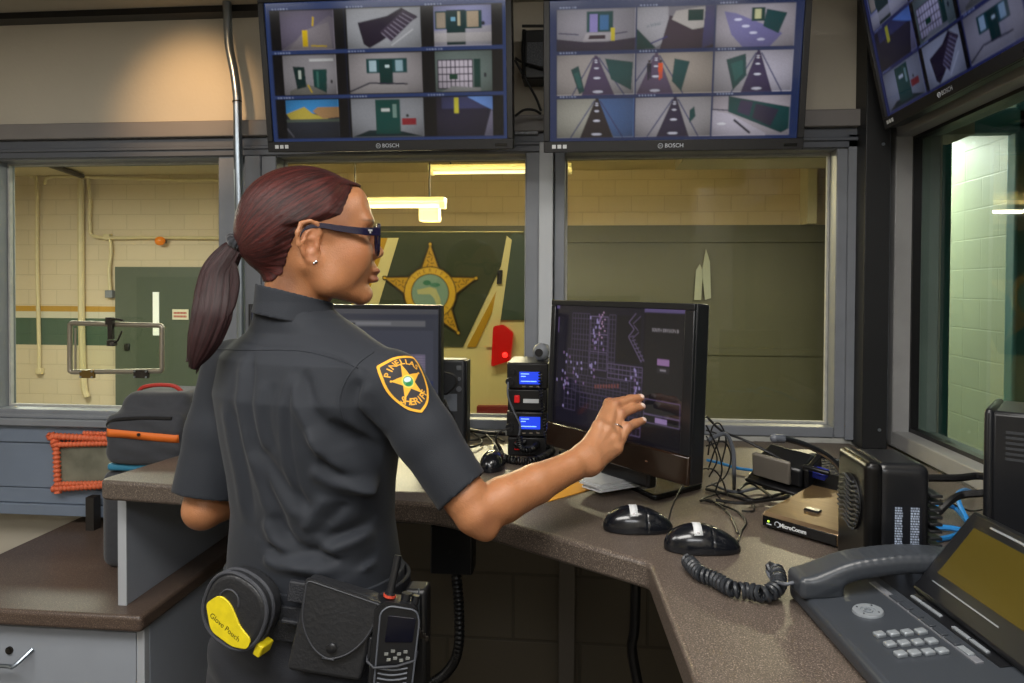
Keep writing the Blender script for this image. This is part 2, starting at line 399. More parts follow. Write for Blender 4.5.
m_tube = mat('fluorescent tube', (250,248,235), .5, emit=(255,250,225), estr=1.15)
m_glass = glass_mat('security glass', (243,247,240)); m_glass2 = glass_mat('tinted side glass', (228,238,234), gloss=.06)
# speckled solid surface
def speckle(name, col, a, b_, rough=.40):
    m, nt, b = newmat(name); L = nt.links; tc = N(nt, 'ShaderNodeTexCoord')
    n1 = N(nt, 'ShaderNodeTexNoise', Scale=520.0, Detail=2.0); n2 = N(nt, 'ShaderNodeTexVoronoi', Scale=330.0); n3 = N(nt, 'ShaderNodeTexNoise', Scale=4.0)
    for n in (n1, n2, n3): L.new(tc.outputs['Object'], n.inputs['Vector'])
    r1 = N(nt, 'ShaderNodeValToRGB'); e = r1.color_ramp.elements; e[0].position = .36; e[0].color = c4(b_); e[1].position = .62; e[1].color = c4(col); e.new(.72).color = c4(a)
    L.new(n1.outputs[0], r1.inputs[0])
    r2 = N(nt, 'ShaderNodeValToRGB'); e = r2.color_ramp.elements; e[0].position = .10; e[0].color = (.75,)*3+(1,); e[1].position = .22; e[1].color = (0,)*3+(1,); L.new(n2.outputs['Distance'], r2.inputs[0])
    mx = N(nt, 'ShaderNodeMix', data_type='RGBA'); L.new(r2.outputs[0], mx.inputs[0]); L.new(r1.outputs[0], mx.inputs[6]); mx.inputs[7].default_value = c4(a)
    L.new(mx.outputs[2], b.inputs['Base Color']); b.inputs['Roughness'].default_value = rough
    return m
m_desk = speckle('brown speckled counter', (99,88,80), (164,150,136), (62,54,48))
m_desk2 = speckle('brown lower counter', (96,80,70), (150,132,116), (62,51,45), .38)
# ================================================================== ROOM
YB = 2.0; XR = .82; ZD = 1.05; ZC = 2.25
zt, zb = at(560,158,Y=2.07).z, at(620,418,Y=2.07).z
def ring(mb, x0, x1, z0, z1, w, y0, y1, wb=None, wt=None):
    wb = wb or w; wt = wt or w
    mb.box((x0, y0, z0), (x0+w, y1, z1)); mb.box((x1-w, y0, z0), (x1, y1, z1))
    mb.box((x0+w, y0, z0), (x1-w, y1, z0+wb)); mb.box((x0+w, y0, z1-wt), (x1-w, y1, z1)); return mb
XL = -2.6
struct('floor', MB().box((XL,-1.6,-.05), (2.0,2.3,0)), m_floor)
struct('ceiling', MB().box((XL,-1.6,ZC), (2.0,2.2,ZC+.05)), m_ceil)
mb = MB().box((XL,YB,1.868), (XR+.2,YB+.14,ZC)); struct('wall_back', mb, m_cream)
m_under = block_mat('cream block wall darkened for counter shade', 0, [(0,(92,84,70))], mortar=.7)  # cream wall; the shade under the counter is put into its base colour
struct('wall_back_left_lower', MB().box((XL,2.09,0), (-.86,YB+.24,.9)), m_cream)
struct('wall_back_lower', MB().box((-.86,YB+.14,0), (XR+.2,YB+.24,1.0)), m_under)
mb = MB().box((-.86,YB,.98), (XR+.1,YB+.14,1.062)); struct('trim_1', mb, m_bead)
struct('wall_left', MB().box((XL-.1,-1.6,0), (XL,2.2,ZC)), m_cream)
struct('wall_front', MB().box((XL,-1.7,0), (2.0,-1.6,ZC)), m_cream)
# right wall with its opening
mb = MB().box((XR,-1.6,0), (XR+.12,2.14,ZD-.05)); mb.box((XR,-1.6,1.9), (XR+.12,2.14,ZC)); mb.box((XR,1.998,ZD-.05), (XR+.12,2.14,1.9)); mb.box((XR,-1.6,ZD-.05), (XR+.12,.1,1.9))
struct('wall_right', mb, m_cream)
# top ledge, dark head band and the dark line under the ceiling
zl0, zl1 = at(60,139,Y=1.97).z, at(60,123.5,Y=1.97).z
struct('trim_2', MB().box((XL,1.965,zl0), (.752,YB,zl1)), m_ledge, bevel=.003)
m_dband = mat('dark grey head channel', (84,88,96), .45, var=.05)
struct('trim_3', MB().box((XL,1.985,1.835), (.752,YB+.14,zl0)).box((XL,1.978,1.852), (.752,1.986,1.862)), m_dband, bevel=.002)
struct('trim_4', MB().box((XL,1.95,2.232), (-.9,YB,ZC)), m_black)
# windows in the back wall
def X(px, Y=2.0): return at(px, 290, Y=Y).x
def window(n, px0, px1, fx0, fx1, z0=zb, z1=zt, gm=None):
    """frame outside edges fx0..fx1 (pixels on the frame face), glass px0..px1"""
    X0, X1 = X(fx0), X(fx1); a, b = X(px0, 2.07), X(px1, 2.07); w0, w1 = a-X0, X1-b; mb = MB(); Y0, Y1 = 1.995, 2.082
    mb.box((X0, Y0, 1.062), (a, Y1, 1.86)); mb.box((b, Y0, 1.062), (X1, Y1, 1.86)); mb.box((a, Y0, 1.062), (b, Y1, z0)); mb.box((a, Y0, z1), (b, Y1, 1.86))
    w = struct('window_%d' % n, mb, m_frame, bevel=.003)
    root = w
    bd = ring(MB(), a-.001, b+.001, z0-.001, z1+.001, .007, 2.052, 2.064)
    o = obj('glazing_bead', bd, m_bead, w, world=True)
    g = obj('window_glass', MB().box((a, 2.07, z0), (b, 2.076, z1)), gm or m_glass, w, world=True, smooth=False)
    return w
window(1, 13, 231, -60, 238)
m_glass3 = glass_mat('yellowed security glass', (240,237,218))
window(2, 287, 527, 262, 540, gm=m_glass3)
window(3, 565, 826, 554, 846, gm=m_glass3)
mb = MB().box((X(246),1.99,1.0), (X(262),2.14,1.868)); struct('trim_5', mb, m_frame, bevel=.004)
mb = MB().box((X(539),1.975,1.062), (X(553),2.1,1.86)); struct('trim_6', mb, m_white, bevel=.003)
mb = MB().box((X(845),1.985,1.06), (.806,2.14,1.868)); struct('trim_7', mb, m_frame)
# window on the right wall
Y1_, zr0, zr1 = 1.962, 1.09, 1.856
mb = MB().box((XR-.012,Y1_,ZD), (XR+.1,1.998,1.9)); mb.box((XR-.012,.1,ZD), (XR+.1,Y1_,zr0)); mb.box((XR-.012,.1,zr1), (XR+.1,Y1_,1.9)); mb.box((XR-.012,.1,zr0), (XR+.1,.16,zr1))
m_frame2 = mat('pale grey window frame paint', (150,150,150), .5, var=.1, vscale=10, bump=.3, bscale=30)
w4 = struct('window_4', mb, m_frame2, bevel=.003)
mb = MB().box((XR+.03,Y1_-.008,zr0), (XR+.05,Y1_,zr1)).box((XR+.03,.16,zr0), (XR+.05,Y1_,zr0+.01)).box((XR+.03,.16,zr1-.008), (XR+.05,Y1_,zr1)); obj('glazing_bead', mb, m_black, w4, world=True)
obj('window_glass', MB().box((XR+.05,.16,zr0), (XR+.056,Y1_,zr1)), m_glass2, w4, world=True, smooth=False)
# black column in the corner
cx0 = X(853); cx1 = at(889,300,Y=1.925).x; col_ = MB().box((cx0,1.925,ZD), (cx1,1.999,ZC)); cl = struct('trim_8', col_, m_colm, bevel=.002)
sc = MB()
for z in (1.1, 1.83): sc.cyl((cx1-.02,1.924,z), (cx1-.02,1.921,z), .004, 10)
obj('screw', sc, m_chrome, cl, world=True)
# blue grey panel below the left window
pz0 = at(40,513,Y=2.0).z; pz1 = 1.062; g1 = at(40,442,Y=2).z; g2 = at(40,487,Y=2).z; g3 = at(40,502,Y=2).z
mb = MB()
for a, b, d in ((g1+.002,pz1,.0), (g2+.002,g1-.002,.004), (g3+.001,g2-.001,.004), (pz0,g3-.001,-.004)): mb.box((XL,1.985+d,a), (-.87,2.14,b))
mb.box((XL,1.995,pz0), (-.87,2.14,pz1)); struct('wall_back_panel', mb, m_bluegrey, bevel=.0015)
struct('trim_9', MB().box((XL,1.965,1.045), (-.87,1.99,1.066)).box((XL,1.98,1.066), (-.87,1.995,1.078)), m_frame, bevel=.003)
struct('trim_10', MB().box((X(560),2.06,0), (X(577),2.14,1.0)), mat('dark pillar', (96,90,82), .6), bevel=.003)
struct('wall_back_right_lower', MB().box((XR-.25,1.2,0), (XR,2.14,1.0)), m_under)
# ------------------------------------------------------------------ counters
A = at(96,480,Z=ZD); B = at(440,504,Z=ZD); D = at(649,563,Z=ZD); Gp = at(178,455,Z=ZD); E_ = at(696,683,Z=ZD)
poly = [(A.x,A.y), (B.x,B.y), (D.x,D.y), (E_.x,E_.y), (E_.x,.32), (XR-.014,.32), (XR-.014,1.993), (cx1+.002,1.993), (cx1+.002,1.923), (X(853)-.003,1.923), (X(853)-.003,1.993), (Gp.x+(Gp.x-A.x)/(Gp.y-A.y)*(1.993-Gp.y),1.993)]
def rounded(poly, rad):
    out = []; n = len(poly)
    for i in range(n):
        p, a, b = Vector(poly[i]), Vector(poly[i-1]), Vector(poly[(i+1)%n]); r = rad[i] if isinstance(rad, list) else rad
        if r == 0: out.append(tuple(p)); continue
        u = (a-p).normalized(); v = (b-p).normalized(); s_ = p+u*r; e = p+v*r
        for k in range(7): t = k/6; out.append(tuple(s_*(1-t)**2+p*2*t*(1-t)+e*t*t))
    return out
tp = thing('countertop', 'brown speckled console countertop carrying the touch monitor and phone', 'countertop', (0,1.9,ZD-.042))
obj('counter_slab', MB().prism(rounded(poly, [.03,.05,.012]+[0]*9), ZD-.042, ZD), m_desk, tp, world=True, bevel=.007, bseg=3)
# lower counter
ZL = .75
cr = at(141,617,Z=ZL); lx1 = cr.x; ly0 = cr.y
lc = thing('lower_counter', 'lower brown speckled counter at left below the raised countertop', 'countertop', (-1.2,1.8,ZL-.036))
el = at(0,553,Z=ZL)
poly = [(el.x,ly0), (lx1,ly0), (lx1,2.088), (el.x,2.088)]
obj('counter_slab', MB().prism(rounded(poly, [.014,.014,0,0]), ZL-.036, ZL), m_desk2, lc, world=True, bevel=.008, bseg=3)
# upright panel between the two levels
px0 = at(117,500,Y=ly0+.045).x; px1 = px0+.019
pn = thing('divider_panel', 'grey upright divider panel between lower counter and countertop', 'panel', (px0,ly0+.3,ZL))
mb = MB().box((px0,ly0+.05,ZL), (px1,1.99,ZD-.042)); obj('panel_board', mb, m_grey, pn, world=True, bevel=.001)
obj('edge_band', MB().box((px0-.0005,ly0+.048,ZL), (px1+.0005,ly0+.052,ZD-.042)), m_greyedge, pn, world=True)
# drawer cabinet under lower counter
cb = thing('drawer_cabinet', 'light grey drawer cabinet under the lower counter at left', 'cabinet', (-1.2,1.8,0))
fy = ly0+.03
obj('carcass', MB().box((-1.515,fy+.02,.0), (lx1-.012,2.08,ZL-.0365)), m_grey, cb, world=True, bevel=.002)
d1 = obj('drawer', MB().box((-1.51,fy,.50), (lx1-.032,fy+.0195,ZL-.05)), m_grey, cb, world=True, bevel=.002)
d2 = obj('drawer', MB().box((-1.51,fy,.06), (lx1-.032,fy+.0195,.49)), m_grey, cb, world=True, bevel=.002)
obj('front_post', MB().box((lx1-.03,fy,.0), (lx1-.012,fy+.0195,ZL-.0365)), m_greyedge, cb, world=True, bevel=.002)
hh = at(0,663,Y=fy-.02); h2 = at(33,649,Y=fy)
pth = catmull([(-1.34,fy,h2.z), (-1.34,fy-.028,hh.z), (-1.25,fy-.03,hh.z), (h2.x-.02,fy-.03,hh.z+.001), (h2.x,fy-.001,h2.z)], 8)
obj('handle', MB().tube(pth, .0045, 8), m_chrome, d1, world=True)
obj('handle', MB().tube([p+Vector((0,0,-.26)) for p in pth], .0045, 8), m_chrome, d2, world=True)
lk = at(10,650,Y=fy); obj('lock', MB().cyl((lk.x,fy,lk.z), (lk.x,fy-.004,lk.z), .0085, 20).cyl((lk.x,fy-.004,lk.z), (lk.x,fy-.006,lk.z), .005, 14), m_dsteel, d1, world=True, label='dark round keyed lock')
# under-counter conduit box, bracket and hoses
jb = at(452,549,Y=1.62)
t = thing('junction_box', 'square black junction box with hose under the console counter', 'electrical box', (jb.x,1.64,jb.z-.05))
obj('box_body', MB().cbox((jb.x,1.64,jb.z), (.098,.06,.112)), m_black, t, world=True, bevel=.004)
obj('mounting_plate', MB().box((jb.x-.03,1.655,jb.z), (jb.x+.03,1.663,ZD-.042)), m_black, t, world=True)
obj('cover_plate', MB().cbox((jb.x,1.607,jb.z), (.09,.004,.104)).cyl((jb.x,1.606,jb.z), (jb.x,1.603,jb.z), .004, 10), m_satin, t, world=True, bevel=.001)
q = [at(456,572,Y=1.64), at(459,610,Y=1.65), at(458,650,Y=1.66), at(447,672,Y=1.68), at(425,690,Y=1.7), at(380,740,Y=1.75)]
hs = MB(); pp = catmull(q, 26); hs.tube(pp, [.0115+.0016*math.cos(i*PI*.66) for i in range(len(pp))], 12); obj('flexible_hose', hs, m_cable, t, world=True)
br = MB().box((at(395,515,Y=1.5).x,1.5,.955), (at(560,515,Y=1.5).x-.02,1.56,1.003)); tag(obj('support_rail', br, m_black, bevel=.003), 'black support rail under the counter behind the elbow', 'rail')
q = [at(636,583,Y=1.55), at(635,620,Y=1.56), at(632,650,Y=1.58), at(640,700,Y=1.58), at(640,760,Y=1.6)]
q[0].z = ZD-.045
tag(obj('cable_sleeve', MB().tube(catmull(q), .011, 10), m_cable), 'thick black cable hanging under the right counter', 'cable')
# galvanised conduit in front of the wall
q = [at(227,-14,Y=1.93), at(227.5,15,Y=1.93), at(229,45,Y=1.93), at(234,72,Y=1.93), at(237,95,Y=1.93), at(237.5,110,Y=1.93), at(239,200,Y=1.93), at(241,300,Y=1.93), at(242,432,Y=1.93)]
q[0].z = ZC
cdt = thing('conduit_pipe', 'bent galvanised conduit pipe between left window and officer', 'pipe', (q[-1].x,1.93,ZD))
obj('pipe', MB().tube(catmull(q, 10), .0118, 14), m_chrome, cdt, world=True)
a = at(237,101,Y=1.93); obj('coupling', MB().cyl(a, a+Vector((.0003,0,-.004)), .0129, 16), m_dsteel, cdt, world=True)
# ================================================================== SALLY PORT OUTSIDE THE WINDOWS
YF = 9.0
def zf(y, Y=YF, px=60): return at(px, y, Y=Y).z
bands = [(-1,(208,192,164)), (zf(345),(70,92,76)), (zf(318),(205,198,178)), (zf(311.5),(186,142,52)), (zf(306),(212,194,166))]
m_gw = block_mat('striped block wall', 0, bands, mortar=.8)
m_gs = block_mat('cream block wall', 1, [(0,(198,182,142))], mortar=.8)
struct('wall_garage_far', MB().box((-8,YF,-.4), (9,YF+.2,3.2)), m_gw)
struct('floor_garage', MB().box((-8,2.3,-.45), (9,YF,-.4)), mat('garage concrete', (120,116,108), .7, var=.1))
struct('ceiling_garage', MB().box((-8,2.2,zf(176)), (9,YF,zf(176)+.1)), mat('garage ceiling', (196,182,148), .7, var=.03))
struct('wall_garage_left', MB().box((-8.2,2.3,-.4), (-8,YF,3.2)), m_gs)
struct('wall_garage_right', MB().box((9,2.3,-.4), (9.2,YF,3.2)), m_gs)
ZG = zf(176)
# ceiling beams seen in the left window
mb = MB(); a = at(20,155,Z=ZG-.05); b = at(85,177,Z=ZG-.05)
tag(obj('ceiling_pipe', MB().tube([at(8,142,Z=ZG-.04), at(30,158,Z=ZG-.04), at(82,176,Z=ZG-.04)], .035, 8), m_dsteel), 'dark pipe slanting across the garage ceiling in left window', 'pipe')
tag(obj('ceiling_pipe', MB().tube([(-8,7.0,ZG-.03),(9,7.0,ZG-.03)], .022, 8), m_dsteel), 'thin dark pipe running level across the garage ceiling', 'pipe')
def gpipe(pts, r, lab):
    P = [at(x, y, Y=YF-.06) for x, y in pts]; return tag(obj('wall_pipe', MB().tube(catmull(P, 6), r, 8), m_pipe), lab, 'pipe')
gpipe([(14,171),(30,176),(36.5,184),(37,260),(39,340),(39,372)], .024, 'thin cream conduit nearest the left edge of the window')
gpipe([(44,184),(50,177),(84,177),(180,180),(215,180),(220,187),(220,228),(219,234)], .022, 'cream conduit along the top of the garage wall')
gpipe([(81,180),(81,260),(82,340),(84,385),(87,397)], .042, 'thick cream pipe down the garage wall behind the pass hatch')
gpipe([(88,178),(90,200),(90,225),(97,237),(150,237.5),(240,238)], .022, 'cream conduit bending level to the amber beacon')
gpipe([(110,240),(111,252),(109,270),(110,290)], .022, 'short cream conduit dropping to the small switch box')
p = at(108,237,Y=YF-.04); tag(obj('conduit_box', MB().cbox(p, (.09,.08,.08)), m_pipe, bevel=.008), 'small cream conduit box left of the amber beacon', 'electrical box')
p = at(110,294,Y=YF-.04); tag(obj('switch_box', MB().cbox(p, (.1,.08,.1)), m_frame, bevel=.01), 'small grey switch box on the garage wall', 'electrical box')
p = at(40,371,Y=YF-.04); tag(obj('conduit_box', MB().cbox(p, (.08,.08,.08)), m_pipe, bevel=.01), 'small cream box at the foot of the leftmost conduit', 'electrical box')
p = at(160,241,Y=YF-.1); t = thing('warning_beacon', 'amber warning beacon on the garage wall above the door', 'light', tuple(p))
obj('beacon_lens', MB().ball((0,0,0), (.07,.05,.06), 14), mat('amber lens', (200,110,20), .2, emit=(230,120,20), estr=.25), t)
obj('beacon_base', MB().cbox((0,.06,0), (.06,.08,.05)), m_dsteel, t)
# green personnel door
x0, x1 = at(118,300,Y=YF).x, at(262,300,Y=YF).x; zt_ = zf(267, px=150)
d = struct('door_1', MB().box((x0,YF-.06,-.4), (x1,YF,zt_)), mat('garage door green', (80,88,76), .45, var=.03))
obj('door_leaf', MB().box((at(140,300,Y=YF).x,YF-.075,-.38), (x1-.25,YF-.06,zf(277,px=150))), mat('door leaf green', (70,80,68), .4), d, world=True)
obj('vision_panel', MB().box((at(156.5,300,Y=YF).x,YF-.085,zf(335,px=160)), (at(162.5,300,Y=YF).x,YF-.075,zf(292,px=160))), mat('lit vision panel', (214,214,206), .3, emit=(220,220,210), estr=.5), d, world=True, label='narrow pale vision panel')
a = at(180.5,314.5,Y=YF-.09)
s = thing('door_sign', 'small white sign with red lettering on the green door', 'sign', tuple(a))
obj('sign_plate', MB().cbox((0,0,0), (.22,.008,.135)), m_offw, s)
m_red = mat('red sign ink', (170,60,50), .5)
mb = MB()
for k in range(9):
    for zz_ in (.02,-.025): mb.box((-.09+.02*k,-.006,zz_-.014), (-.076+.02*k,-.004,zz_+.014))
obj('red_print', mb, m_red, s)
p = at(127,347,Y=YF-.07); tag(obj('door_latch', MB().cbox(p, (.07,.04,.09)), m_black, bevel=.01), 'small black latch box beside the green door', 'latch')
# large green overhead door
x0, x1 = at(330,300,Y=YF).x, at(900,300,Y=YF).x; zt_ = zf(226, px=680)
d = struct('door_2', MB().box((x0,YF-.12,-.4), (x1,YF,zt_)), m_green)
mb = MB().box((x0,YF-.16,zf(243,px=680)), (x1,YF-.12,zf(240.5,px=680)))
obj('door_ridge', mb, m_green, d, world=True)
obj('door_panel_line', MB().box((x0,YF-.14,zf(355,px=780)), (x1,YF-.12,zf(348,px=780))), m_green, d, world=True)
p0 = at(803,175,Y=YF); struct('trim_11', MB().box((at(800,200,Y=YF).x,YF-.3,zt_), (at(809,200,Y=YF).x,YF,ZG)), m_offw)
# window reflections of paper, modelled as pale sheets before the overhead door
for k, (pts, lab) in enumerate((([(700,264),(696,270),(694,300),(701,300),(703,272)],'narrow pale mirrored paper reflection modelled as a sheet, left of the pair at the green garage door'),([(706,249),(710,262),(711,298),(705,300),(702,270)],'folded pale mirrored paper reflection modelled as a sheet, right of the pair at the green garage door'))):
    P = [at(x, y, Y=YF-.17) for x, y in pts]; tag(obj('pale_sheet', MB().prism([(p.x, p.z) for p in P], 0, .01, Matrix(((1,0,0,0),(0,0,-1,YF-.161),(0,1,0,0),(0,0,0,1)))), mat('pale mirrored paper', (150,158,150), .6) if k == 0 else bpy.data.materials['pale mirrored paper']), lab, 'paper')
# fluorescent strip fixtures
def strip(px, py, Y, L, lab, boxed=False):
    c = at(px, py, Y=Y); t = thing('strip_light', lab, 'light', tuple(c), group='garage strip lights')
    obj('fixture_body', MB().cbox((0,0,.045), (L,.14,.04)), m_offw, t, bevel=.01)
    obj('hanger_rod', MB().cyl((-L*.35,0,.06), (-L*.35,0,ZG-c.z), .008, 8), m_dsteel, t); obj('hanger_rod', MB().cyl((L*.35,0,.06), (L*.35,0,ZG-c.z), .008, 8), m_dsteel, t)
    obj('tube', MB().cyl((-L/2+.04,0,.0), (L/2-.04,0,.0), .016, 10), m_tube, t)
    obj('end_cap', MB().cbox((L/2-.02,0,.005), (.04,.09,.05)), m_offw, t); obj('end_cap', MB().cbox((-L/2+.02,0,.005), (.04,.09,.05)), m_offw, t)
    ld = bpy.data.lights.new('strip_light_lamp', 'AREA'); ld.shape = 'RECTANGLE'; ld.size = L; ld.size_y = .15; ld.energy = 165; ld.color = (1,.97,.90)
    lo = bpy.data.objects.new('strip_light_lamp', ld); C.objects.link(lo); lo.location = c+Vector((0,-.3,-.1))
strip(392,206,5.6,.86,'fluorescent strip light hanging above the vehicle in middle window')
strip(500,172,6.5,1.3,'fluorescent strip light near the mullion at the ceiling')
strip(-20,140,6.3,1.3,'fluorescent strip light over the left bay')
strip(860,140,6.0,1.3,'fluorescent strip light over the right bay')
p = at(430,213,Y=5.75); tag(obj('speaker_box', MB().cbox(p, (.16,.12,.14)), m_offw, bevel=.01), 'small cream box under the hanging strip light', 'box')
# ------------------------------------------------------------------ marked van
YV = 4.6; D2 = 1.9
def v2(x, y): p = at(x, y, Y=YV); return (p.x, p.z)
van = thing('patrol_van', 'cream and green marked van with gold star seen through middle window', 'vehicle', (at(430,400,Y=YV).x, YV+D2/2, -.4))
m_vcream = mat('van cream paint', (212,200,146), .3, coat=.4); m_vgreen = mat('van green paint', (56,64,50), .25, coat=.5); m_vglass = mat('van dark glass', (64,78,70), .1)
m_vgold = mat('van gold stripe', (176,136,32), .35)
X0v, X1v = v2(243,400)[0], v2(536,400)[0]; zr = v2(500,231)[1]
def vpanel(name, pts, depth, m, off=0, **k):
    mb = MB().prism([(x, z) for x, z in pts], 0, depth, Matrix(((1,0,0,0),(0,0,-1,YV+off),(0,1,0,0),(0,0,0,1))))   # extrude toward -Y
    return obj(name, mb, m, van, world=True, **k)
body = rounded([(X0v,-.1),(X1v,-.1),(X1v,v2(0,345)[1]),(v2(534,0)[0],zr),(v2(300,0)[0],zr),(X0v+.12,v2(0,262)[1]),(X0v,v2(0,300)[1])], [0,.05,.02,.09,.1,.1,.1])
mb = MB().prism(body, -D2, 0, Matrix(((1,0,0,0),(0,0,-1,YV),(0,1,0,0),(0,0,0,1)))); obj('van_body', mb, m_vcream, van, world=True, bevel=.03)
vpanel('green_field', [v2(262,232),v2(528,232),v2(503,262),v2(463,347),v2(250,347)], .006, m_vgreen)
vpanel('cream_stripe', [v2(388,238),v2(399,238),v2(366,347),v2(350,347)], .008, m_vcream)
vpanel('gold_stripe', [v2(376,238),v2(388,238),v2(350,347),v2(336,347)], .008, m_vgold, label='gold diagonal stripe left of the star')
vpanel('gold_stripe', [v2(497,290),v2(496,304),v2(476,347),v2(467,347)], .009, m_vgold, label='gold diagonal stripe right of the star')
vpanel('rear_side_glass', rounded([v2(497,320),v2(530,320),v2(530,238),v2(514,232),v2(508,240)], .02), .012, m_vglass)
vpanel('rear_pillar', [v2(486,347),v2(497,347),v2(512,240),v2(507,236)], .014, m_vcream)
tl = vpanel('tail_light', rounded([v2(492,366),v2(511,360),v2(514,332),v2(504,324),v2(494,326)], .015), .05, mat('red tail light', (150,16,20), .15, emit=(200,10,10), estr=.35))
p = at(505,355,Y=YV-.052); obj('bulb', MB().ball(p, .018, 12), mat('lit brake bulb', (255,40,40), .3, emit=(255,40,40), estr=3), tl, world=True)
vpanel('bumper', [v2(478,405),v2(540,405),v2(540,415),v2(478,415)], .06, mat('dull red bumper strip', (120,30,30), .5))
vpanel('door_handle', [v2(498,270),v2(503,270),v2(502,284),v2(497,284)], .03, m_black, bevel=.005)
for x in (290, 470): c = at(x, 470, Y=YV); obj('wheel', MB().cyl((c.x,YV+.02,-.08), (c.x,YV+.26,-.08), .32, 28), m_black, van, world=True, bevel=.02)
# star emblem
cn = at(430,290,Y=YV-.012); cv = Canvas(150,150); sp = (YV-.012)/FPX
G1, G2, GD = (186,144,34), (206,166,50), (88,66,18)
sv = Canvas(170,170,(1,2,3))
sv.star(.5,.53,.49,.2,GD,asp=1.0); sv.star(.5,.53,.465,.185,G1)
for k in range(5):
    a = k*2*PI/5
    for j in range(9):
        r1 = .23+.02*j; o = .03*(1 if j%2 else -1)*(1-j/11); cx, cy = .5+math.sin(a)*r1+math.cos(a)*o, .53-math.cos(a)*r1+math.sin(a)*o
        sv.line((cx-.018*math.cos(a+j),cy-.018*math.sin(a+j)), (cx+.018*math.cos(a+j),cy+.018*math.sin(a+j)), 1.6, GD)
    sv.ell(.5+math.sin(a)*.475, .53-math.cos(a)*.475, .014, .014, G2)
sv.ell(.5,.53,.262,.262,GD); sv.ell(.5,.53,.25,.25,G2); sv.ell(.5,.53,.19,.19,GD)
for i, ch in enumerate('SHERIFF'): a = (i-3)*.27; sv.text(ch, .5+.218*math.sin(a), .53-.218*math.cos(a), 9, GD, a)
for i, ch in enumerate('PINELLAS'): a = PI-(i-3.5)*.25; sv.text(ch, .5+.218*math.sin(a), .53-.218*math.cos(a), 8, GD, a+PI)
sv.ell(.5,.53,.18,.18,(120,150,140)); sv.poly([(.37,.5),(.5,.47),(.56,.49),(.6,.58),(.61,.66),(.57,.66),(.54,.58),(.5,.54),(.38,.54)],(178,178,130)); sv.ell(.47,.43,.04,.025,(44,110,84)); sv.ell(.55,.45,.05,.02,(60,120,100)); sv.blur(1)
# star outline as a thin coloured plate: keep only grid cells that belong to the star
W = 92*sp*1.13; smb = sv.mesh(W, W); keep = []
col = np.array(s2l((1,2,3))); a3 = sv.a.reshape(-1,3); isb = (np.abs(a3-col).sum(1) < .0006)
smb.f = [f for f in smb.f if not all(isb[i] for i in f)]
m_pict = mat('emblem paint', (255,255,255), .45, attr='picture')
for i in range(len(smb.v)): x, y, z = smb.v[i]; smb.v[i] = (x+cn.x, YV-.012, z+cn.z)
obj('star_emblem', smb, m_pict, van, world=True, smooth=False)
# beyond the right wall window: corridor with teal frames
struct('wall_corridor', MB().box((2.6,-1,-.2), (2.7,8,2.9)), block_mat('corridor wall', 1, [(-1,(116,122,98))], mortar=.97))
struct('floor_corridor', MB().box((1.0,-1,-.25), (2.6,8,-.2)), m_floor)
struct('trim_12', MB().box((at(915,300,Y=2.6).x,2.6,-.2), (at(951,300,Y=2.6).x,2.66,2.8)), m_teal, bevel=.01)
struct('trim_13', MB().box((at(951,300,Y=2.6).x,2.6,at(980,133,Y=2.6).z), (2.6,2.66,at(980,108,Y=2.6).z)), m_teal, bevel=.01)
struct('trim_14', MB().box((at(1014,300,Y=2.6).x,2.6,-.2), (at(1050,300,Y=2.6).x,2.66,2.8)), m_teal, bevel=.01)
struct('ceiling_corridor', MB().box((1.0,-1,2.75), (2.7,8,2.85)), m_ceil)
# ================================================================== CAMERA-WALL TELEVISIONS
W_, CR, TEALC, PUR = (198,196,204), (186,176,166), (20,70,72), (62,52,82)
def hall(c, vx, vy, fl, fr_, floor, wl, wr, ceil=None, door=None, doorr=None, line=(60,66,110)):
    """corridor seen from a ceiling camera; fl/fr_ = floor's bottom corners, (vx,vy) far end"""
    c.rect(0,0,1,1,wl); c.poly([(vx,vy),(vx+.03,vy),(1,0),(1,1),(fr_,1)], wr); c.poly([(0,0),(1,0),(vx+.03,vy),(vx,vy)], ceil or wr)
    c.poly([(vx-.015,vy),(vx+.02,vy),(fr_,1.02),(fl,1.02)], floor)
    c.line((vx-.03,vy+.05),(fl-.12,1),1.6,line); c.line((vx+.04,vy+.05),(fr_+.12,1),1.6,line)
    for k in range(5):
        t = .12+k*k*.05; y = vy+(1-vy)*t; w = .012+.06*t; x = vx+((fl+fr_)/2-vx)*t; c.ell(x, y, w, .012+.022*t, (222,222,240))
    if door: c.poly(door, TEALC); m = [(sum(p[0] for p in door)/4, sum(p[1] for p in door)/4)]; c.poly([(p[0]*.6+m[0][0]*.4, p[1]*.6+m[0][1]*.4) for p in door], (34,92,90))
    if doorr: c.poly(doorr, TEALC)
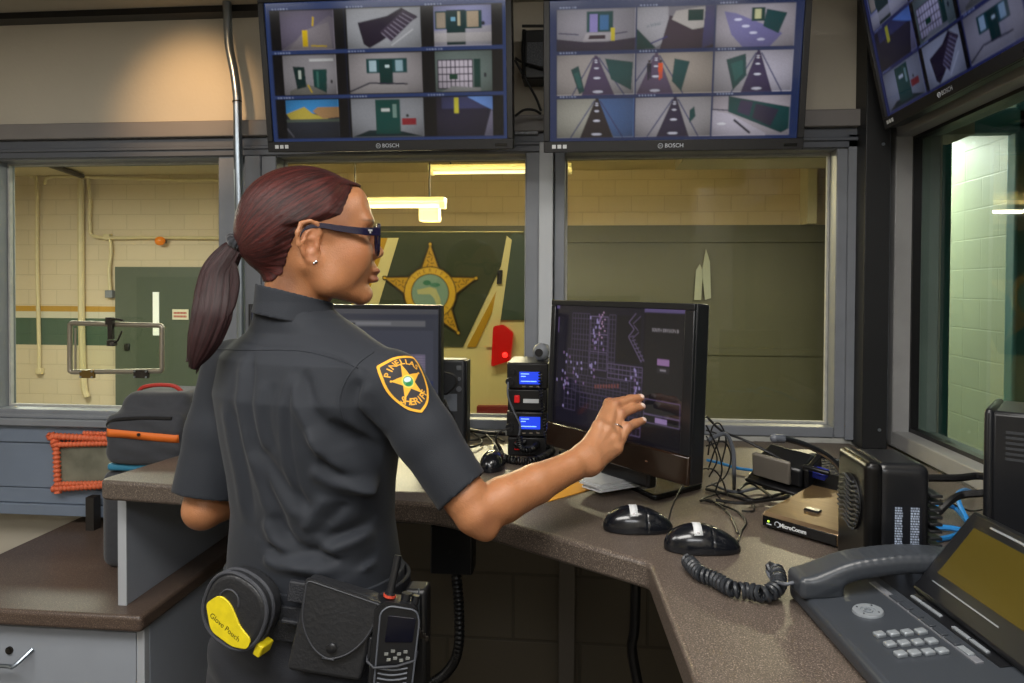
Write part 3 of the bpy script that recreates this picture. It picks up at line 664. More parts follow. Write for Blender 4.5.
def tile_fns1():
    def a(c): c.rect(0,0,1,1,(112,104,124)); c.poly([(.0,1),(.9,.15),(1,.2),(1,1)],(128,120,132)); c.poly([(.12,1),(.45,.5),(.9,.3),(.95,1)],(142,134,140)); c.line((.62,.16),(.6,.4),2.5,(214,180,40)); c.rect(.40,.5,.5,.92,(226,190,30)); c.line((.55,.9),(.85,.92),2,(214,180,40))
    def b(c):
        c.rect(0,0,1,1,(176,178,184)); c.poly([(.15,.35),(.55,.2),(.75,.0),(.97,.25),(.45,.85),(.3,1),(.22,.9)],(38,28,48)); c.poly([(.45,.6),(.78,.05),(.96,.22),(.6,.85)],(66,54,74))
        for k in range(8): t = k/8; c.line((.47+.33*t,.62-.55*t),(.6+.35*t,.85-.62*t),1.2,(150,142,160))
        c.line((.9,.55),(.6,.95),1.6,(222,222,226))
    def d(c): c.rect(0,0,1,1,(150,152,196)); c.poly([(0,.62),(1,.5),(1,1),(0,1)],(186,182,192)); c.rect(.02,.12,.84,.58,TEALC); c.rect(.05,.16,.2,.55,(176,160,140)); c.rect(.58,.14,.78,.54,(186,166,140)); c.rect(.22,.1,.55,.98,(12,52,54)); c.rect(.3,.28,.38,.38,(130,190,220)); c.rect(.42,.14,.46,.5,(200,190,160)); c.ell(.86,.45,.03,.05,(40,40,50)); c.rect(0,.68,1,.9,(214,208,206),.7)
    def e(c): c.rect(0,0,1,1,(150,146,150)); c.poly([(.1,.9),(.4,.72),(.8,.9),(.8,1),(.1,1)],(120,118,112)); c.poly([(.18,.28),(.4,.3),(.42,.8),(.24,.86)],(10,44,44)); c.rect(.28,.38,.33,.6,(190,200,190)); c.poly([(.55,.36),(.82,.36),(.8,.96),(.56,.8)],(18,66,62)); c.rect(.62,.42,.66,.82,(60,110,100)); c.ell(.9,.68,.02,.05,(40,40,44)); c.line((.45,.75),(.52,.95),2,(214,180,40)); c.rect(.5,.1,.95,.16,(206,206,206))
    def f(c): c.rect(0,0,1,1,(164,158,160)); c.poly([(.0,.95),(.3,.72),(.8,.76),(.8,1),(0,1)],(172,166,166)); c.rect(.24,.14,.8,.5,TEALC); c.rect(.28,.18,.38,.46,(170,196,206)); c.rect(.64,.18,.74,.46,(150,180,190)); c.rect(.42,.16,.6,.78,(10,52,50)); c.rect(.5,.3,.56,.36,(200,220,220)); c.line((.0,.95),(.28,.74),2,(40,40,60)); c.line((.28,.74),(.8,.78),2,(40,40,60))
    def g(c):
        c.rect(0,0,1,1,(110,124,120)); c.rect(.05,.22,.66,.92,(206,196,208)); 
        for k in range(9): c.line((.05+.076*k,.22),(.05+.076*k,.92),1.2,(50,46,62))
        for k in range(5): c.line((.05,.22+.175*k),(.66,.22+.175*k),1.5,(50,46,62))
        c.rect(.25,.56,.4,.7,(24,66,50)); c.rect(.68,.2,.8,.9,(20,60,56)); c.ell(.88,.6,.025,.06,(40,44,54)); c.poly([(.1,1),(.3,.86),(.8,.92),(.8,1)],(150,150,150))
    def h(c): c.rect(0,0,1,1,(44,48,58)); c.rect(0,0,1,.36,(60,140,200)); c.poly([(0,.36),(.35,.18),(.5,.36),(.8,.5),(.1,.56)],(186,168,70)); c.poly([(.5,.3),(.6,.2),(1,.2),(1,.46),(.7,.5)],(170,132,90)); c.rect(0,.5,1,.58,(80,90,80)); c.line((0,.75),(.12,.98),2,(110,110,120))
    def i(c): c.rect(0,0,1,1,(150,152,158)); c.poly([(0,1),(.25,.82),(.7,.86),(1,1)],(18,44,50)); c.rect(.34,.03,.68,.92,(14,72,66)); c.rect(.42,.26,.54,.34,(210,214,210)); c.rect(.58,.16,.63,.5,(120,150,140)); c.rect(.7,.52,.9,.7,(150,40,50)); c.ell(.78,.46,.02,.04,(40,40,40))
    def j(c): c.rect(0,0,1,1,(40,36,56)); c.rect(.1,0,1,.3,(60,62,100)); c.poly([(.55,0),(1,0),(1,.35),(.8,.2)],(110,150,220)); c.rect(.32,.02,.4,.42,(206,196,60)); c.poly([(.98,.3),(1,.4),(1,1),(.85,1)],(130,126,150))
    return [a,b,d,e,f,g,h,i,j]
def tile_fns2():
    def a(c): c.rect(0,0,1,1,(150,146,156)); c.poly([(0,.7),(.35,.78),(.65,.78),(1,.7),(1,1),(0,1)],(52,42,66)); c.rect(.38,.05,.72,.55,TEALC); c.rect(.42,.12,.52,.55,(140,130,190)); c.rect(.55,.15,.66,.5,(60,110,160)); c.poly([(.37,.58),(.7,.58),(.68,.76),(.33,.76)],(176,170,176)); c.poly([(.42,.62),(.62,.62),(.62,.72),(.4,.72)],(56,36,52)); c.line((.02,.56),(.28,.6),1.6,(70,66,96)); c.line((.74,.6),(.9,.56),1.6,(70,66,96)); c.rect(.69,.45,.74,.76,(214,196,50))
    def b(c): c.rect(0,0,1,1,(130,126,136)); c.poly([(0,0),(.4,0),(.42,.75),(.25,.95),(0,.5)],(176,174,182)); c.poly([(0,.5),(.25,.98),(0,1)],(12,66,66)); c.poly([(.42,.2),(1,.5),(1,1),(.3,1)],(66,52,66)); c.poly([(.5,.1),(.95,.0),(.9,.5),(.72,.55),(.45,.3)],(190,184,180)); c.rect(.66,.08,.86,.34,(10,56,52)); c.poly([(.88,.0),(1,0),(1,.9),(.85,1)],(76,72,116)); c.line((.18,.86),(.4,.7),1.8,(50,50,120)); c.text('A WING',.22,.42,5,(60,100,110),-.2); 
    def d(c): c.rect(0,0,1,1,(170,164,176)); c.poly([(.1,.15),(.25,.2),(.7,.55),(.85,.7),(.7,1),(.35,1),(.2,.7)],(120,116,172)); [c.ell(.28+.1*k,.35+.16*k,.05,.03,(224,224,255)) for k in range(4)]; c.rect(.45,.08,.62,.4,(14,60,56)); c.rect(.49,.12,.57,.34,(206,206,160)); c.poly([(.64,.12),(.9,.22),(.8,.7),(.6,.52)],(12,68,74))
    def e(c): hall(c,.5,.02,.32,.75,(74,58,92),(168,160,158),(150,146,150),door=[(.18,.36),(.28,.26),(.36,.9),(.29,.98)],doorr=[(.62,.1),(.98,.2),(.96,.9),(.7,.62)])
    def f(c):
        hall(c,.26,.0,.0,.5,(92,76,104),(160,156,168),(162,152,144),doorr=[(.5,.14),(.7,.22),(.6,.95),(.47,.7)])
        for x, k in ((.17,(24,24,50)),(.32,(220,84,40))): c.rect(x-.03,.24,x+.03,.46,k); c.rect(x-.024,.44,x-.002,.66,k); c.rect(x+.004,.44,x+.024,.62,k); c.ell(x,.2,.018,.035,(60,40,36))
    def g(c): hall(c,.56,.0,.35,.76,(58,46,84),(168,164,172),(184,180,196),door=[(.15,.2),(.4,.06),(.42,.6),(.25,.95)])
    def h(c): hall(c,.52,.0,.3,.74,(40,30,36),(158,156,146),(70,100,150),ceil=(120,120,120))
    def i(c): hall(c,.52,.0,.28,.72,(48,40,66),(168,164,172),(160,156,160),doorr=[(.72,.34),(.78,.24),(.8,.5),(.72,.66)])
    def j(c): c.rect(0,0,1,1,(178,170,180)); c.poly([(.2,0),(1,.3),(1,.85),(.9,.95),(.2,.4)],TEALC); c.poly([(.36,.1),(.52,.16),(.48,.52),(.32,.4)],(60,52,80)); c.poly([(.56,.2),(.86,.36),(.76,.78),(.52,.56)],(50,44,66)); c.poly([(0,.35),(.22,.45),(.7,.95),(.7,1),(0,1)],(196,190,206)); c.line((0,.33),(.2,.36),1.6,(50,50,80)); c.line((.28,.6),(.5,.95),3,(40,40,60)); c.ell(.12,.7,.06,.03,(240,240,250))
    return [a,b,d,e,f,g,h,i,j]
def tv_canvas(fns, xs, ys, blue=(40,58,104)):
    c = Canvas(330, 186, (8,10,18)); c.rect(0,0,1,1,blue)
    for (a, b, pad) in xs: pass
    k = 0
    for (y0, y1) in ys:
        for (x0, x1, p) in xs:
            c.box = (0,0,c.w,c.h); 
            if p: c.rect(x0,y0,x1,y1,(5,5,10))
            w = x1-x0; c.sub(x0+w*p, y0+.008, x1-w*p, y1-.004); fns[k % 9](c); c.grad(lambda X_, Y_: (1-.6*((X_-.5)**2+(Y_-.5)**2)*2)*(1.08-.25*Y_)*(1+.10*np.sin(X_*5+k*2.1)*np.sin(Y_*4+k))); k += 1
            c.box = (0,0,c.w,c.h)
            for q in range(6): c.rect(x0+.01+q*.012+rng.random()*.004, y0-.012, x0+.018+q*.012, y0-.004, (170,180,210), .8)
    c.box = (0,0,c.w,c.h); c.blur(1).noise(.12)
    return c
m_scr = screen_mat('lit screen', .60, .12); m_scr3 = screen_mat('lit side screen', .34, .08)
m_bez = mat('television bezel', (20,20,23), .4)
def television(label, mtx, canvas, sm, W=.607, H=.362, grp='wall televisions with camera views', maskleft=False):
    H = W*.5964
    t = thing('television', label, 'television', m=mtx, group=grp)
    b = .015; bb = .026; m = MB()
    m.box((-W/2,0,0), (W/2,.042,H)); obj('housing', m, m_bez, t, bevel=.006)
    m = MB(); m.box((-W/2,-.008,0), (W/2,.0,bb)); m.box((-W/2,-.008,H-b), (W/2,0,H)); m.box((-W/2,-.008,bb), (-W/2+b,0,H-b)); m.box((W/2-b,-.008,bb), (W/2,0,H-b))
    obj('bezel', m, m_bez, t, bevel=.0015)
    sw, sh = W-2*b, H-b-bb; g = canvas.mesh(sw, sh, lambda x, z: (x, -.001, z+bb+sh/2)); obj('screen', g, sm, t, smooth=False)
    lg = lettering('BOSCH', .0135, Matrix.Translation((.006,-.0086,bb*.48)) @ Euler((PI/2,0,0)).to_matrix().to_4x4(), m_ink, t, name='brand_lettering', bold=.0)
    m = MB(); m.tube([(-.026+.0055*math.cos(a*PI/8), -.0087, bb*.48+.0055*math.sin(a*PI/8)) for a in range(17)], .0006, 5); m.box((-.028,-.0088,bb*.48-.0028), (-.0275,-.0082,bb*.48+.0028)); m.box((-.0245,-.0088,bb*.48-.0028), (-.024,-.0082,bb*.48+.0028)); m.box((-.028,-.0088,bb*.48-.0004), (-.024,-.0082,bb*.48+.0004)); obj('logo_ring', m, m_ink, t)
    m = MB()
    for k in range(3): m.box((-W/2+.02+k*.013,-.0086,.009), (-W/2+.029+k*.013,-.008,.018))
    obj('icon_stickers', m, m_label, t); obj('sensor_strip', MB().box((W/2-.045,-.0086,.007), (W/2-.015,-.008,.014)), m_gloss, t)
    m = MB().box((-.1,.042,H*.3), (.1,.065,H*.75)); obj('rear_cover', m, m_bez, t, bevel=.01)
    m = MB().box((-.03,.06,H*.4), (.03,.16,H*.62)); obj('mount_arm', m, m_black, t, bevel=.003)
    return t
tilt = math.radians(10)
def tvm(pa, pb, Y, yawd=0, Wd=.607):
    a, b = at(*pa, Y=Y), at(*pb, Y=Y); c = (a+b)/2
    return Matrix.Translation(c) @ Euler((0,0,math.radians(yawd))).to_matrix().to_4x4() @ Euler((tilt,0,0)).to_matrix().to_4x4()
cv1 = tv_canvas(tile_fns1(), [(.02,.335,.14),(.335,.66,.03),(.66,.985,.14)], [(.055,.34),(.365,.66),(.685,.975)])
for r_ in range(3):
    x0, x1 = .02, .335
cv2 = tv_canvas(tile_fns2(), [(.03,.345,0),(.352,.655,0),(.662,.965,0)], [(.06,.36),(.375,.67),(.685,.975)], (30,44,84))
television('large television at left above the officer, nine views incl. yellow post', tvm((269.5,152),(513.5,149.5),1.80), cv1, m_scr, W=(at(513.5,149.5,Y=1.8)-at(269.5,152,Y=1.8)).length)
television('middle television above the touch monitor, nine corridor views', tvm((548,152),(798,150),1.755), cv2, m_scr)
# third, on the right wall, facing the room
cv3 = tv_canvas([tile_fns1()[k] for k in (2,0,6,9-1,5,3,7,1,4)], [(.03,.345,.0),(.352,.655,.08),(.662,.965,0)], [(.05,.36),(.375,.67),(.685,.975)], (44,50,92))
cv3.blur(1); cv3.a *= np.array([.62,.70,1.05], np.float32)
b3 = at(888,127.5,X=.745)
M3 = Matrix.Translation((.745, b3.y-.3035, b3.z-.004)) @ Euler((0,0,-PI/2)).to_matrix().to_4x4() @ Euler((math.radians(12),0,0)).to_matrix().to_4x4()
television('television tilted on the right wall above the side window', M3, cv3, m_scr3)
# little black wall box and leads between the televisions
a = at(533,52,Y=1.93); t = thing('wall_box', 'small black wall box with vents between the two televisions', 'electrical box', (a.x,1.97,a.z-.07))
a0, a1 = at(521,77,Y=1.9), at(552,27,Y=1.9)
obj('box_body', MB().box((a0.x,1.915,a0.z), (a1.x,1.998,a1.z)), m_black, t, world=True, bevel=.004)
m = MB(); m.tube([at(522,26,Y=1.895), at(550,26,Y=1.895)], .004, 8); m.tube([at(524,30,Y=1.9), at(523,50,Y=1.895), at(524,76,Y=1.9)], .005, 8); obj('handle', m, m_black, t, world=True)
p0, p1 = at(527,66,Y=1.912), at(543,42,Y=1.912); obj('printed_label', MB().box((p0.x,1.912,p0.z), (p1.x,1.915,p1.z)), mat('grey printed label', (92,96,104), .5, var=.5, vscale=260), t, world=True)
for pts, lab in (([(515,58),(522,62),(535,66),(548,70)], 'upper black lead between the televisions'), ([(515,60),(526,80),(536,98),(541,111)], 'black lead slanting down between the televisions'), ([(515,116),(524,110),(534,110),(541,114)], 'short arched black lead between the televisions')):
    tag(obj('video_cable', MB().tube(catmull([at(x, y, Y=1.9) for x, y in pts]), .0035, 7), m_cable), lab, 'cable')
a = at(527,128,Y=1.984); tag(obj('junction_plate', MB().cbox(a, (.062,.03,.04)), mat('scuffed metal plate', (130,134,140), .5, var=.4, vscale=60)), 'scuffed metal plate below the leads between the televisions', 'plate')
# ================================================================== TOUCH MONITOR
Lb, Rb = at(548,452,Y=1.585), at(690,486.5,Y=1.275)
Lt, Rt = at(546.5,307,Y=1.60), at(690,303.5,Y=1.282)
ax = Vector((Rb.x-Lb.x, Rb.y-Lb.y, 0)); MW = ax.length; ax.normalize(); zb_ = Rb.z
back = Vector((-ax.y, ax.x, 0)); tl_ = math.radians(2.5); up_ = (Vector((0,0,1))*math.cos(tl_)+back*math.sin(tl_)); bk = ax.cross(up_)*-1; bk = up_.cross(ax)*-1 if False else Vector(up_.cross(ax))
bk = -ax.cross(up_) if (-ax.cross(up_)).dot(back) > 0 else ax.cross(up_)
MM = Matrix((ax, bk, up_)).transposed().to_4x4(); MM.translation = Vector(((Lb.x+Rb.x)/2, (Lb.y+Rb.y)/2, zb_)); MH = (Rt.z-Rb.z)*1.0
tm = thing('touch_monitor', 'black touch monitor with floor plan map the officer is touching', 'monitor', m=MM)
bz, bt, bch = .014, .012, .052
m = MB().box((-MW/2,0,0), (MW/2,.035,MH)); obj('housing', m, m_satin, tm, bevel=.004)
m = MB().box((-MW/2,-.006,MH-bt), (MW/2,.001,MH)).box((-MW/2,-.006,bch), (-MW/2+bz,.001,MH-bt)).box((MW/2-.022,-.006,bch), (MW/2,.001,MH-bt)); obj('bezel', m, m_satin, tm, bevel=.0015)
m_chin = mat('glossy dark bezel chin', (34,22,15), .12, coat=.6)
obj('lower_bezel', MB().box((-MW/2,-.007,0), (MW/2,.001,bch)), m_chin, tm, bevel=.003)
m_dim = mat('dim brown print', (96,70,52), .5)
for x in (-.05,-.038,-.026,-.014,-.002,.10): obj('control_mark', MB().box((x,-.0075,bch*.45), (x+.006,-.007,bch*.5)), m_dim, tm)
c = Canvas(300,190,(13,11,17)); g = (84,72,100); dk = (58,50,72)
c.rect(0,0,1,.03,(74,64,100)); c.rect(.02,.1,.045,.23,(64,50,86)); c.rect(.03,.0,.72,.97,(19,17,27))
def gridr(x0, y0, x1, y1, nx, ny, col=dk, w=.8):
    for i in range(nx+1): c.line((x0+(x1-x0)*i/nx,y0),(x0+(x1-x0)*i/nx,y1),w,col)
    for i in range(ny+1): c.line((x0,y0+(y1-y0)*i/ny),(x1,y0+(y1-y0)*i/ny),w,col)
gridr(.15,.06,.30,.36,6,7); gridr(.30,.10,.46,.48,4,11); gridr(.31,.08,.45,.50,2,3,g,1.2); gridr(.46,.06,.51,.5,2,12); gridr(.12,.36,.30,.56,7,4); gridr(.46,.44,.72,.55,9,3,g); gridr(.18,.56,.62,.70,16,5); gridr(.10,.60,.20,.86,3,6); gridr(.24,.70,.60,.82,12,3); gridr(.46,.82,.72,.95,9,2,g); gridr(.64,.46,.72,.82,3,8)
c.rect(.52,.06,.70,.42,(13,12,17)); 
zz = [(.66,.04),(.61,.11),(.65,.16),(.61,.22),(.71,.40)]
for i in range(len(zz)-1): c.line(zz[i],zz[i+1],1.4,g); c.line((zz[i][0]+.035,zz[i][1]+.02),(zz[i+1][0]+.03,zz[i+1][1]+.01),1.0,g)
for i in range(7): c.line((.62+.014*i,.22+.028*i),(.65+.014*i,.21+.028*i),1,g)
for i in range(70):
    xs_ = [(.12,.5),(.10,.72),(.22,.52),(.37,.15),(.36,.2),(.645,.62),(.66,.52),(.33,.5)][i % 8]
    x = xs_[0]+rng.normal()*.03; y = xs_[1]+rng.normal()*.09; c.rect(x-.006,y-.011,x+.006,y+.011,(128,116,160) if i%3 else (108,84,124),.8)
for i in range(9): c.rect(.36+.022*i,.62-.004*i,.375+.022*i,.65-.004*i,(96,52,50),.8)
for i in range(12): x = .37+rng.random()*.05; y = .04+i*.018; c.rect(x,y,x+.012,y+.012,(150,120,150),.8)
c.rect(.73,.03,1,.97,(20,19,21)); c.text('SOUTH DIVISION B',.865,.155,6.2,(140,134,140),bold=.008); c.rect(.82,.36,.90,.405,(120,90,130)); c.rect(.82,.42,.90,.46,(34,32,36)); c.rect(.84,.434,.88,.446,(120,114,122))
for y in (.66,.77,.83): c.line((.74,y),(.98,y),1.1,g)
c.line((.74,.66),(.74,.83),1,g); c.line((.98,.66),(.98,.83),1,g); c.rect(.82,.785,.90,.82,(120,100,140))
c.blur(1)
sw, sh = MW-bz-.022, MH-bt-bch
obj('screen', c.mesh(sw, sh, lambda x, z: (x+(bz-.022)/2, -.001, z+bch+sh/2)), screen_mat('dim map screen', 1.0, .06), tm, smooth=False)
MMi = MM.inverted()
# foot: sloping base plate and neck
a, b_, d_, e_ = at(557,455,Z=ZD), at(655,502,Z=ZD), at(704,489,Z=ZD), at(620,447,Z=ZD)
bp_ = rounded([(a.x,a.y),(b_.x,b_.y),(d_.x+.0,d_.y),(e_.x+.02,e_.y)], .015)
obj('base_plate', MB().prism(bp_, ZD+.0006, ZD+.012), m_gloss, tm, world=True, bevel=.003)
m = MB().box((-.07,.035,-.04), (.07,.06,.16)); obj('neck', m, m_satin, tm, bevel=.006)
# ================================================================== LEFT MONITOR (behind the officer)
YM = 1.70
a, b_ = at(249,306,Y=YM), at(441.5,306,Y=YM); zt2 = at(400,305,Y=YM).z; w2 = b_.x-a.x; h2_ = w2*.60
cm = thing('computer_monitor', 'dark grey monitor with list window behind the officer', 'monitor', ((a.x+b_.x)/2,YM,ZD))
x0, x1, z1 = a.x, b_.x, zt2; z0 = z1-h2_
obj('housing', MB().box((x0,YM,z0), (x1,YM+.035,z1)), m_satin, cm, world=True, bevel=.004)
obj('bezel', ring(MB(), x0, x1, z0, z1, .007, YM-.004, YM+.001, wb=.018, wt=.010), m_satin, cm, world=True, bevel=.001)
c = Canvas(240,150,(74,76,86)); c.rect(0,0,1,.05,(92,92,98)); c.rect(0,.05,1,.09,(70,72,84)); c.rect(.1,.11,.93,.165,(118,118,122)); c.rect(.12,.125,.75,.15,(140,140,146)); c.rect(.42,.13,.56,.15,(20,20,24)); c.rect(.1,.2,.97,.66,(82,84,96))
c.rect(.6,.42,.93,.62,(150,140,160)); 
for k in range(9): c.line((.6,.43+k*.023),(.93,.43+k*.023),1,(96,90,120))
for k in range(7): c.line((.62+k*.05,.42),(.62+k*.05,.62),1,(120,112,140))
c.rect(.5,.66,.97,.98,(66,72,104)); c.rect(.52,.72,.93,.94,(92,104,150)); c.blur(1)
obj('screen', c.mesh(w2-.014, h2_-.028, lambda x, z: ((x0+x1)/2+x, YM-.0008, (z0+z1)/2+.004+z)), screen_mat('lit list screen', .5, .2), cm, world=True, smooth=False)
m = MB().box(((x0+x1)/2-.03,YM+.035,ZD+.01), ((x0+x1)/2+.03,YM+.06,z0+.15)); obj('neck', m, m_satin, cm, world=True, bevel=.004)
obj('base_plate', MB().box(((x0+x1)/2-.11,YM-.06,ZD), ((x0+x1)/2+.11,YM+.11,ZD+.012)), m_satin, cm, world=True, bevel=.006)
# ================================================================== SMALL THINGS ON THE COUNTER
def T(loc, rz=0): return Matrix.Translation(Vector(loc)) @ Euler((0,0,rz)).to_matrix().to_4x4()
# slim speaker unit beside the left monitor
a, b_ = at(441,421,Y=1.84), at(467,360,Y=1.84)
t = thing('desktop_speaker', 'slim charcoal unit with round buttons right of the left monitor', 'speaker', ((a.x+b_.x)/2-.03,1.88,ZD))
m_char = mat('charcoal plastic', (44,46,50), .45)
obj('unit_body', MB().box((a.x-.06,1.84,ZD), (b_.x-.006,1.9,b_.z)), m_char, t, world=True, bevel=.006)
obj('side_panel', MB().box((b_.x-.006,1.845,ZD+.004), (b_.x,1.9,b_.z-.003)), m_black, t, world=True, bevel=.002)
for i, (x, y, r) in enumerate(((459,368,.006),(459,379,.005),(459,389,.007))):
    p = at(x, y, Y=1.839)
    if i == 0: obj('button', MB().cbox(p, (.013,.004,.012)), mat('grey button', (98,102,108), .4), t, world=True, bevel=.001)
    else: obj('button', MB().cyl(p, p+Vector((0,-.003,0)), r, 16), bpy.data.materials['grey button'], t, world=True)
p0, p1 = at(443,411,Y=1.838), at(457,394,Y=1.838); obj('printed_label', MB().box((p0.x,1.838,p0.z), (p1.x,1.8405,p1.z)), mat('dull grey label', (100,106,116), .6), t, world=True)
# radio stack : two base radios and two power units
m_lcd, nt, bs = newmat('blue lcd'); bs.inputs['Base Color'].default_value = c4((10,20,60)); bs.inputs['Emission Color'].default_value = c4((30,70,240)); bs.inputs['Emission Strength'].default_value = .9
m_lcdt = mat('pale lcd text', (150,190,255), .5, emit=(140,190,255), estr=.8); m_redb = mat('red switch', (190,24,30), .35, emit=(200,20,20), estr=.25)
YR = 1.74; xa, xb = at(506,400,Y=YR).x, at(549,400,Y=YR).x
lv = [at(520, y, Y=YR).z for y in (362,389,411,437,457)]; lv[4] = ZD
for i, (lab) in enumerate(('two-way radio with blue display, topmost of the stack', None, 'two-way radio with blue display, lower one in the stack', None)):
    z1, z0 = lv[i]-.0015, lv[i+1]
    if lab:
        t = thing('base_radio', lab, 'radio', ((xa+xb)/2,YR+.08,z0), group='stacked radio equipment')
        obj('radio_body', MB().box((xa+.002,YR,z0), (xb-.002,YR+.16,z1)), m_black, t, world=True, bevel=.004)
        p = at(530, 378 if i == 0 else 423, Y=YR); dx = .026
        obj('display', MB().box((p.x-dx,YR-.003,p.z-.015), (p.x+dx-.001,YR+.002,p.z+.015)), m_lcd, t, world=True, bevel=.001, label='lit blue display')
        m = MB()
        for (u, v, w) in ((-.022,.009,.02),(-.022,.003,.012),(-.022,-.009,.032),(.006,-.009,.01)): m.box((p.x+u,YR-.0036,p.z+v), (p.x+u+w,YR-.003,p.z+v+.0022))
        obj('display_text', m, m_lcdt, t, world=True)
        k = at(513, 371 if i == 0 else 416, Y=YR); obj('knob', MB().cyl(k, k+Vector((0,-.012,0)), .0065, 14), m_satin, t, world=True)
        k = at(510, 381 if i == 0 else 427, Y=YR); obj('microphone_socket', MB().cyl(k, k+Vector((0,-.012,0)), .010, 14), m_satin, t, world=True)
        for x in (524,531,538): k = at(x, 388-1.5 if i == 0 else 433, Y=YR); obj('key', MB().cbox(k, (.008,.004,.003)), mat('radio key', (120,112,96), .5) if 'radio key' not in bpy.data.materials else bpy.data.materials['radio key'], t, world=True)
    else:
        t = thing('power_supply', 'black power unit with red rocker switch %s' % ('between the two radios' if i == 1 else 'at the bottom of the radio stack'), 'power unit', ((xa+xb)/2,YR+.08,z0), group='stacked radio equipment')
        obj('unit_body', MB().box((xa+.004,YR+.003,z0), (xb-.004,YR+.16,z1)), m_black, t, world=True, bevel=.003)
        k = at(517, 399 if i == 1 else 446, Y=YR); obj('rocker_switch', MB().cbox(k, (.013,.010,.018)), m_redb, t, world=True, bevel=.002)
        k = at(531, 401 if i == 1 else 448, Y=YR); obj('name_plate', MB().cbox(k, (.038,.003,.0095)), m_label if i == 1 else m_char, t, world=True)
def cord(name, lab, pts, R_, r, turns, mt=m_cable):
    return tag(obj(name, MB().tube(coil(pts, R_, r, turns, per=12), r, 6), mt), lab, 'cord')
Yc = YR-.03
cord('coiled_cord', 'coiled microphone cord hanging over the right side of radios', [at(540,372,Y=Yc), at(540.5,392,Y=Yc), at(543,412,Y=Yc), at(546,435,Y=Yc-.01), at(549,450,Z=ZD+.01)], .0035, .0017, 34)
cord('coiled_cord', 'coiled microphone cord piled at the foot of the radio stack', [at(519,436,Y=1.70), at(521,448,Z=ZD+.03), at(530,450,Z=ZD+.026), at(537,444,Z=ZD+.03), at(531,440,Z=ZD+.035), at(515,446,Z=ZD+.03)], .006, .0022, 40)
cord('coiled_cord', 'coiled cord lying in a curve in front of the radios', [at(497,447,Z=ZD+.009), at(503,457,Z=ZD+.009), at(520,461,Z=ZD+.009), at(537,460,Z=ZD+.009), at(551,452,Z=ZD+.009), at(549,447,Z=ZD+.009)], .0075, .0024, 44)
tag(obj('microphone_lead', MB().tube(catmull([at(508,382,Y=1.71), at(508,396,Y=1.70), at(514,412,Y=1.70), at(520,425,Y=1.70), at(519,436,Y=1.7)]), .0024, 7), m_gcable), 'thin grey lead looping down the front of the radios', 'cord')
tag(obj('microphone_lead', MB().tube(catmull([at(510,428,Y=1.71), at(500,432,Y=1.70), at(496,440,Y=1.69), at(502,455,Z=ZD+.004)]), .0022, 7), m_cable), 'thin black lead from the lower radio to the counter', 'cord')
# clamp lamp / round grey device behind the touch monitor
p = at(541,352,Y=1.80); t = thing('dome_camera', 'small round grey device behind the top left of touch monitor', 'camera', tuple(p))
obj('dome', MB().ball((0,0,0), (.021,.021,.023), 16), m_frame, t); obj('lens_ring', MB().cyl((-.004,-.021,0), (-.004,-.014,0), .010, 16), m_satin, t)
obj('stem', MB().cyl((.004,.0,0), (.004,.18,0), .007, 10), m_satin, t)
# computer mice
def mouse(pxl, pyl, ang, lab, L=.112, Wd=.058, sticker=True, sx=1):
    p = at(pxl, pyl, Z=ZD); t = thing('computer_mouse', lab, 'mouse', m=T(p, ang) @ Matrix.Diagonal((1,1,1.14,1)), group='black computer mice')
    f = Field((-.07,-.045,-.004), (.07,.045,.05), .0018)
    f.op(ellip((-.008,0,.006), (L*.46,Wd*.5,.031)), .001); f.op(ellip((.026,0,.003), (L*.30,Wd*.40,.020)), .012); f.cut(lambda X_, Y_, Z_: .0005-Z_+0*X_+0*Y_)
    gr = lambda X_, Y_, Z_: np.where((X_ > .012) & (np.abs(Y_) < .0011), .0016, 0)+np.where(np.abs(X_-.012-.0*Y_) < .0009, .001, 0)+0*Z_
    f.op(((-.07,-.05,.012), (.07,.05,.05), gr), .001, 'a')
    obj('mouse_body', f.mesh(), m_mouse, t, ang=60)
    obj('scroll_wheel', MB().cyl((.034,-.003,.017), (.034,.003,.017), .008, 16), m_satin, t)
    if sticker:
        m = MB(); n = 7
        for i in range(n+1):
            for j in range(2): u = -.014+.013*j*1.0-.004; v = -.022+.044*i/n; xx = u+.002; zz_ = .006+.031*math.sqrt(max(0, 1-((xx+.008)/(L*.46))**2-(v/(Wd*.5))**2))+.0007; m.v.append((xx, v, zz_))
        m.f = [(2*i,2*i+1,2*i+3,2*i+2) for i in range(n)]; so_ = obj('sticker', m, m_label, t, label='white paper sticker'); so_.modifiers.new('s','SOLIDIFY').thickness = .0004
    return t
m_mouse = mat('mouse shell', (17,19,24), .2, coat=.3)
mouse(638,530,math.radians(4),'black mouse with white sticker, left of the two near the counter corner')
mouse(702,550,math.radians(2),'black mouse with white sticker, nearest the coiled phone cord')
mouse(493,468,math.radians(84),'small black mouse without sticker in front of the radio stack',.095,.056,False)
def cable(lab, pts, r=.0022, mt=None, name='cable', n=8): return tag(obj(name, MB().tube(catmull(pts, n), r, 7), mt or m_cable), lab, 'cable')
z = ZD+.003
cable('thin black mouse lead arching behind the left mouse to the monitor', [at(668,523,Z=ZD+.012), at(673,505,Z=ZD+.03), at(684,484,Z=ZD+.05), at(697,471,Z=ZD+.065), at(712,469,Y=1.3), at(722,480,Y=1.33), at(727,495,Z=ZD+.01)], .0016)
cable('black mouse lead looping from the right mouse back along the counter', [at(738,541,Z=ZD+.012), at(741,532,Z=z), at(746,522,Z=z), at(738,512,Z=z), at(722,505,Z=z), at(710,500,Z=z), at(700,501,Z=z)], .0019)
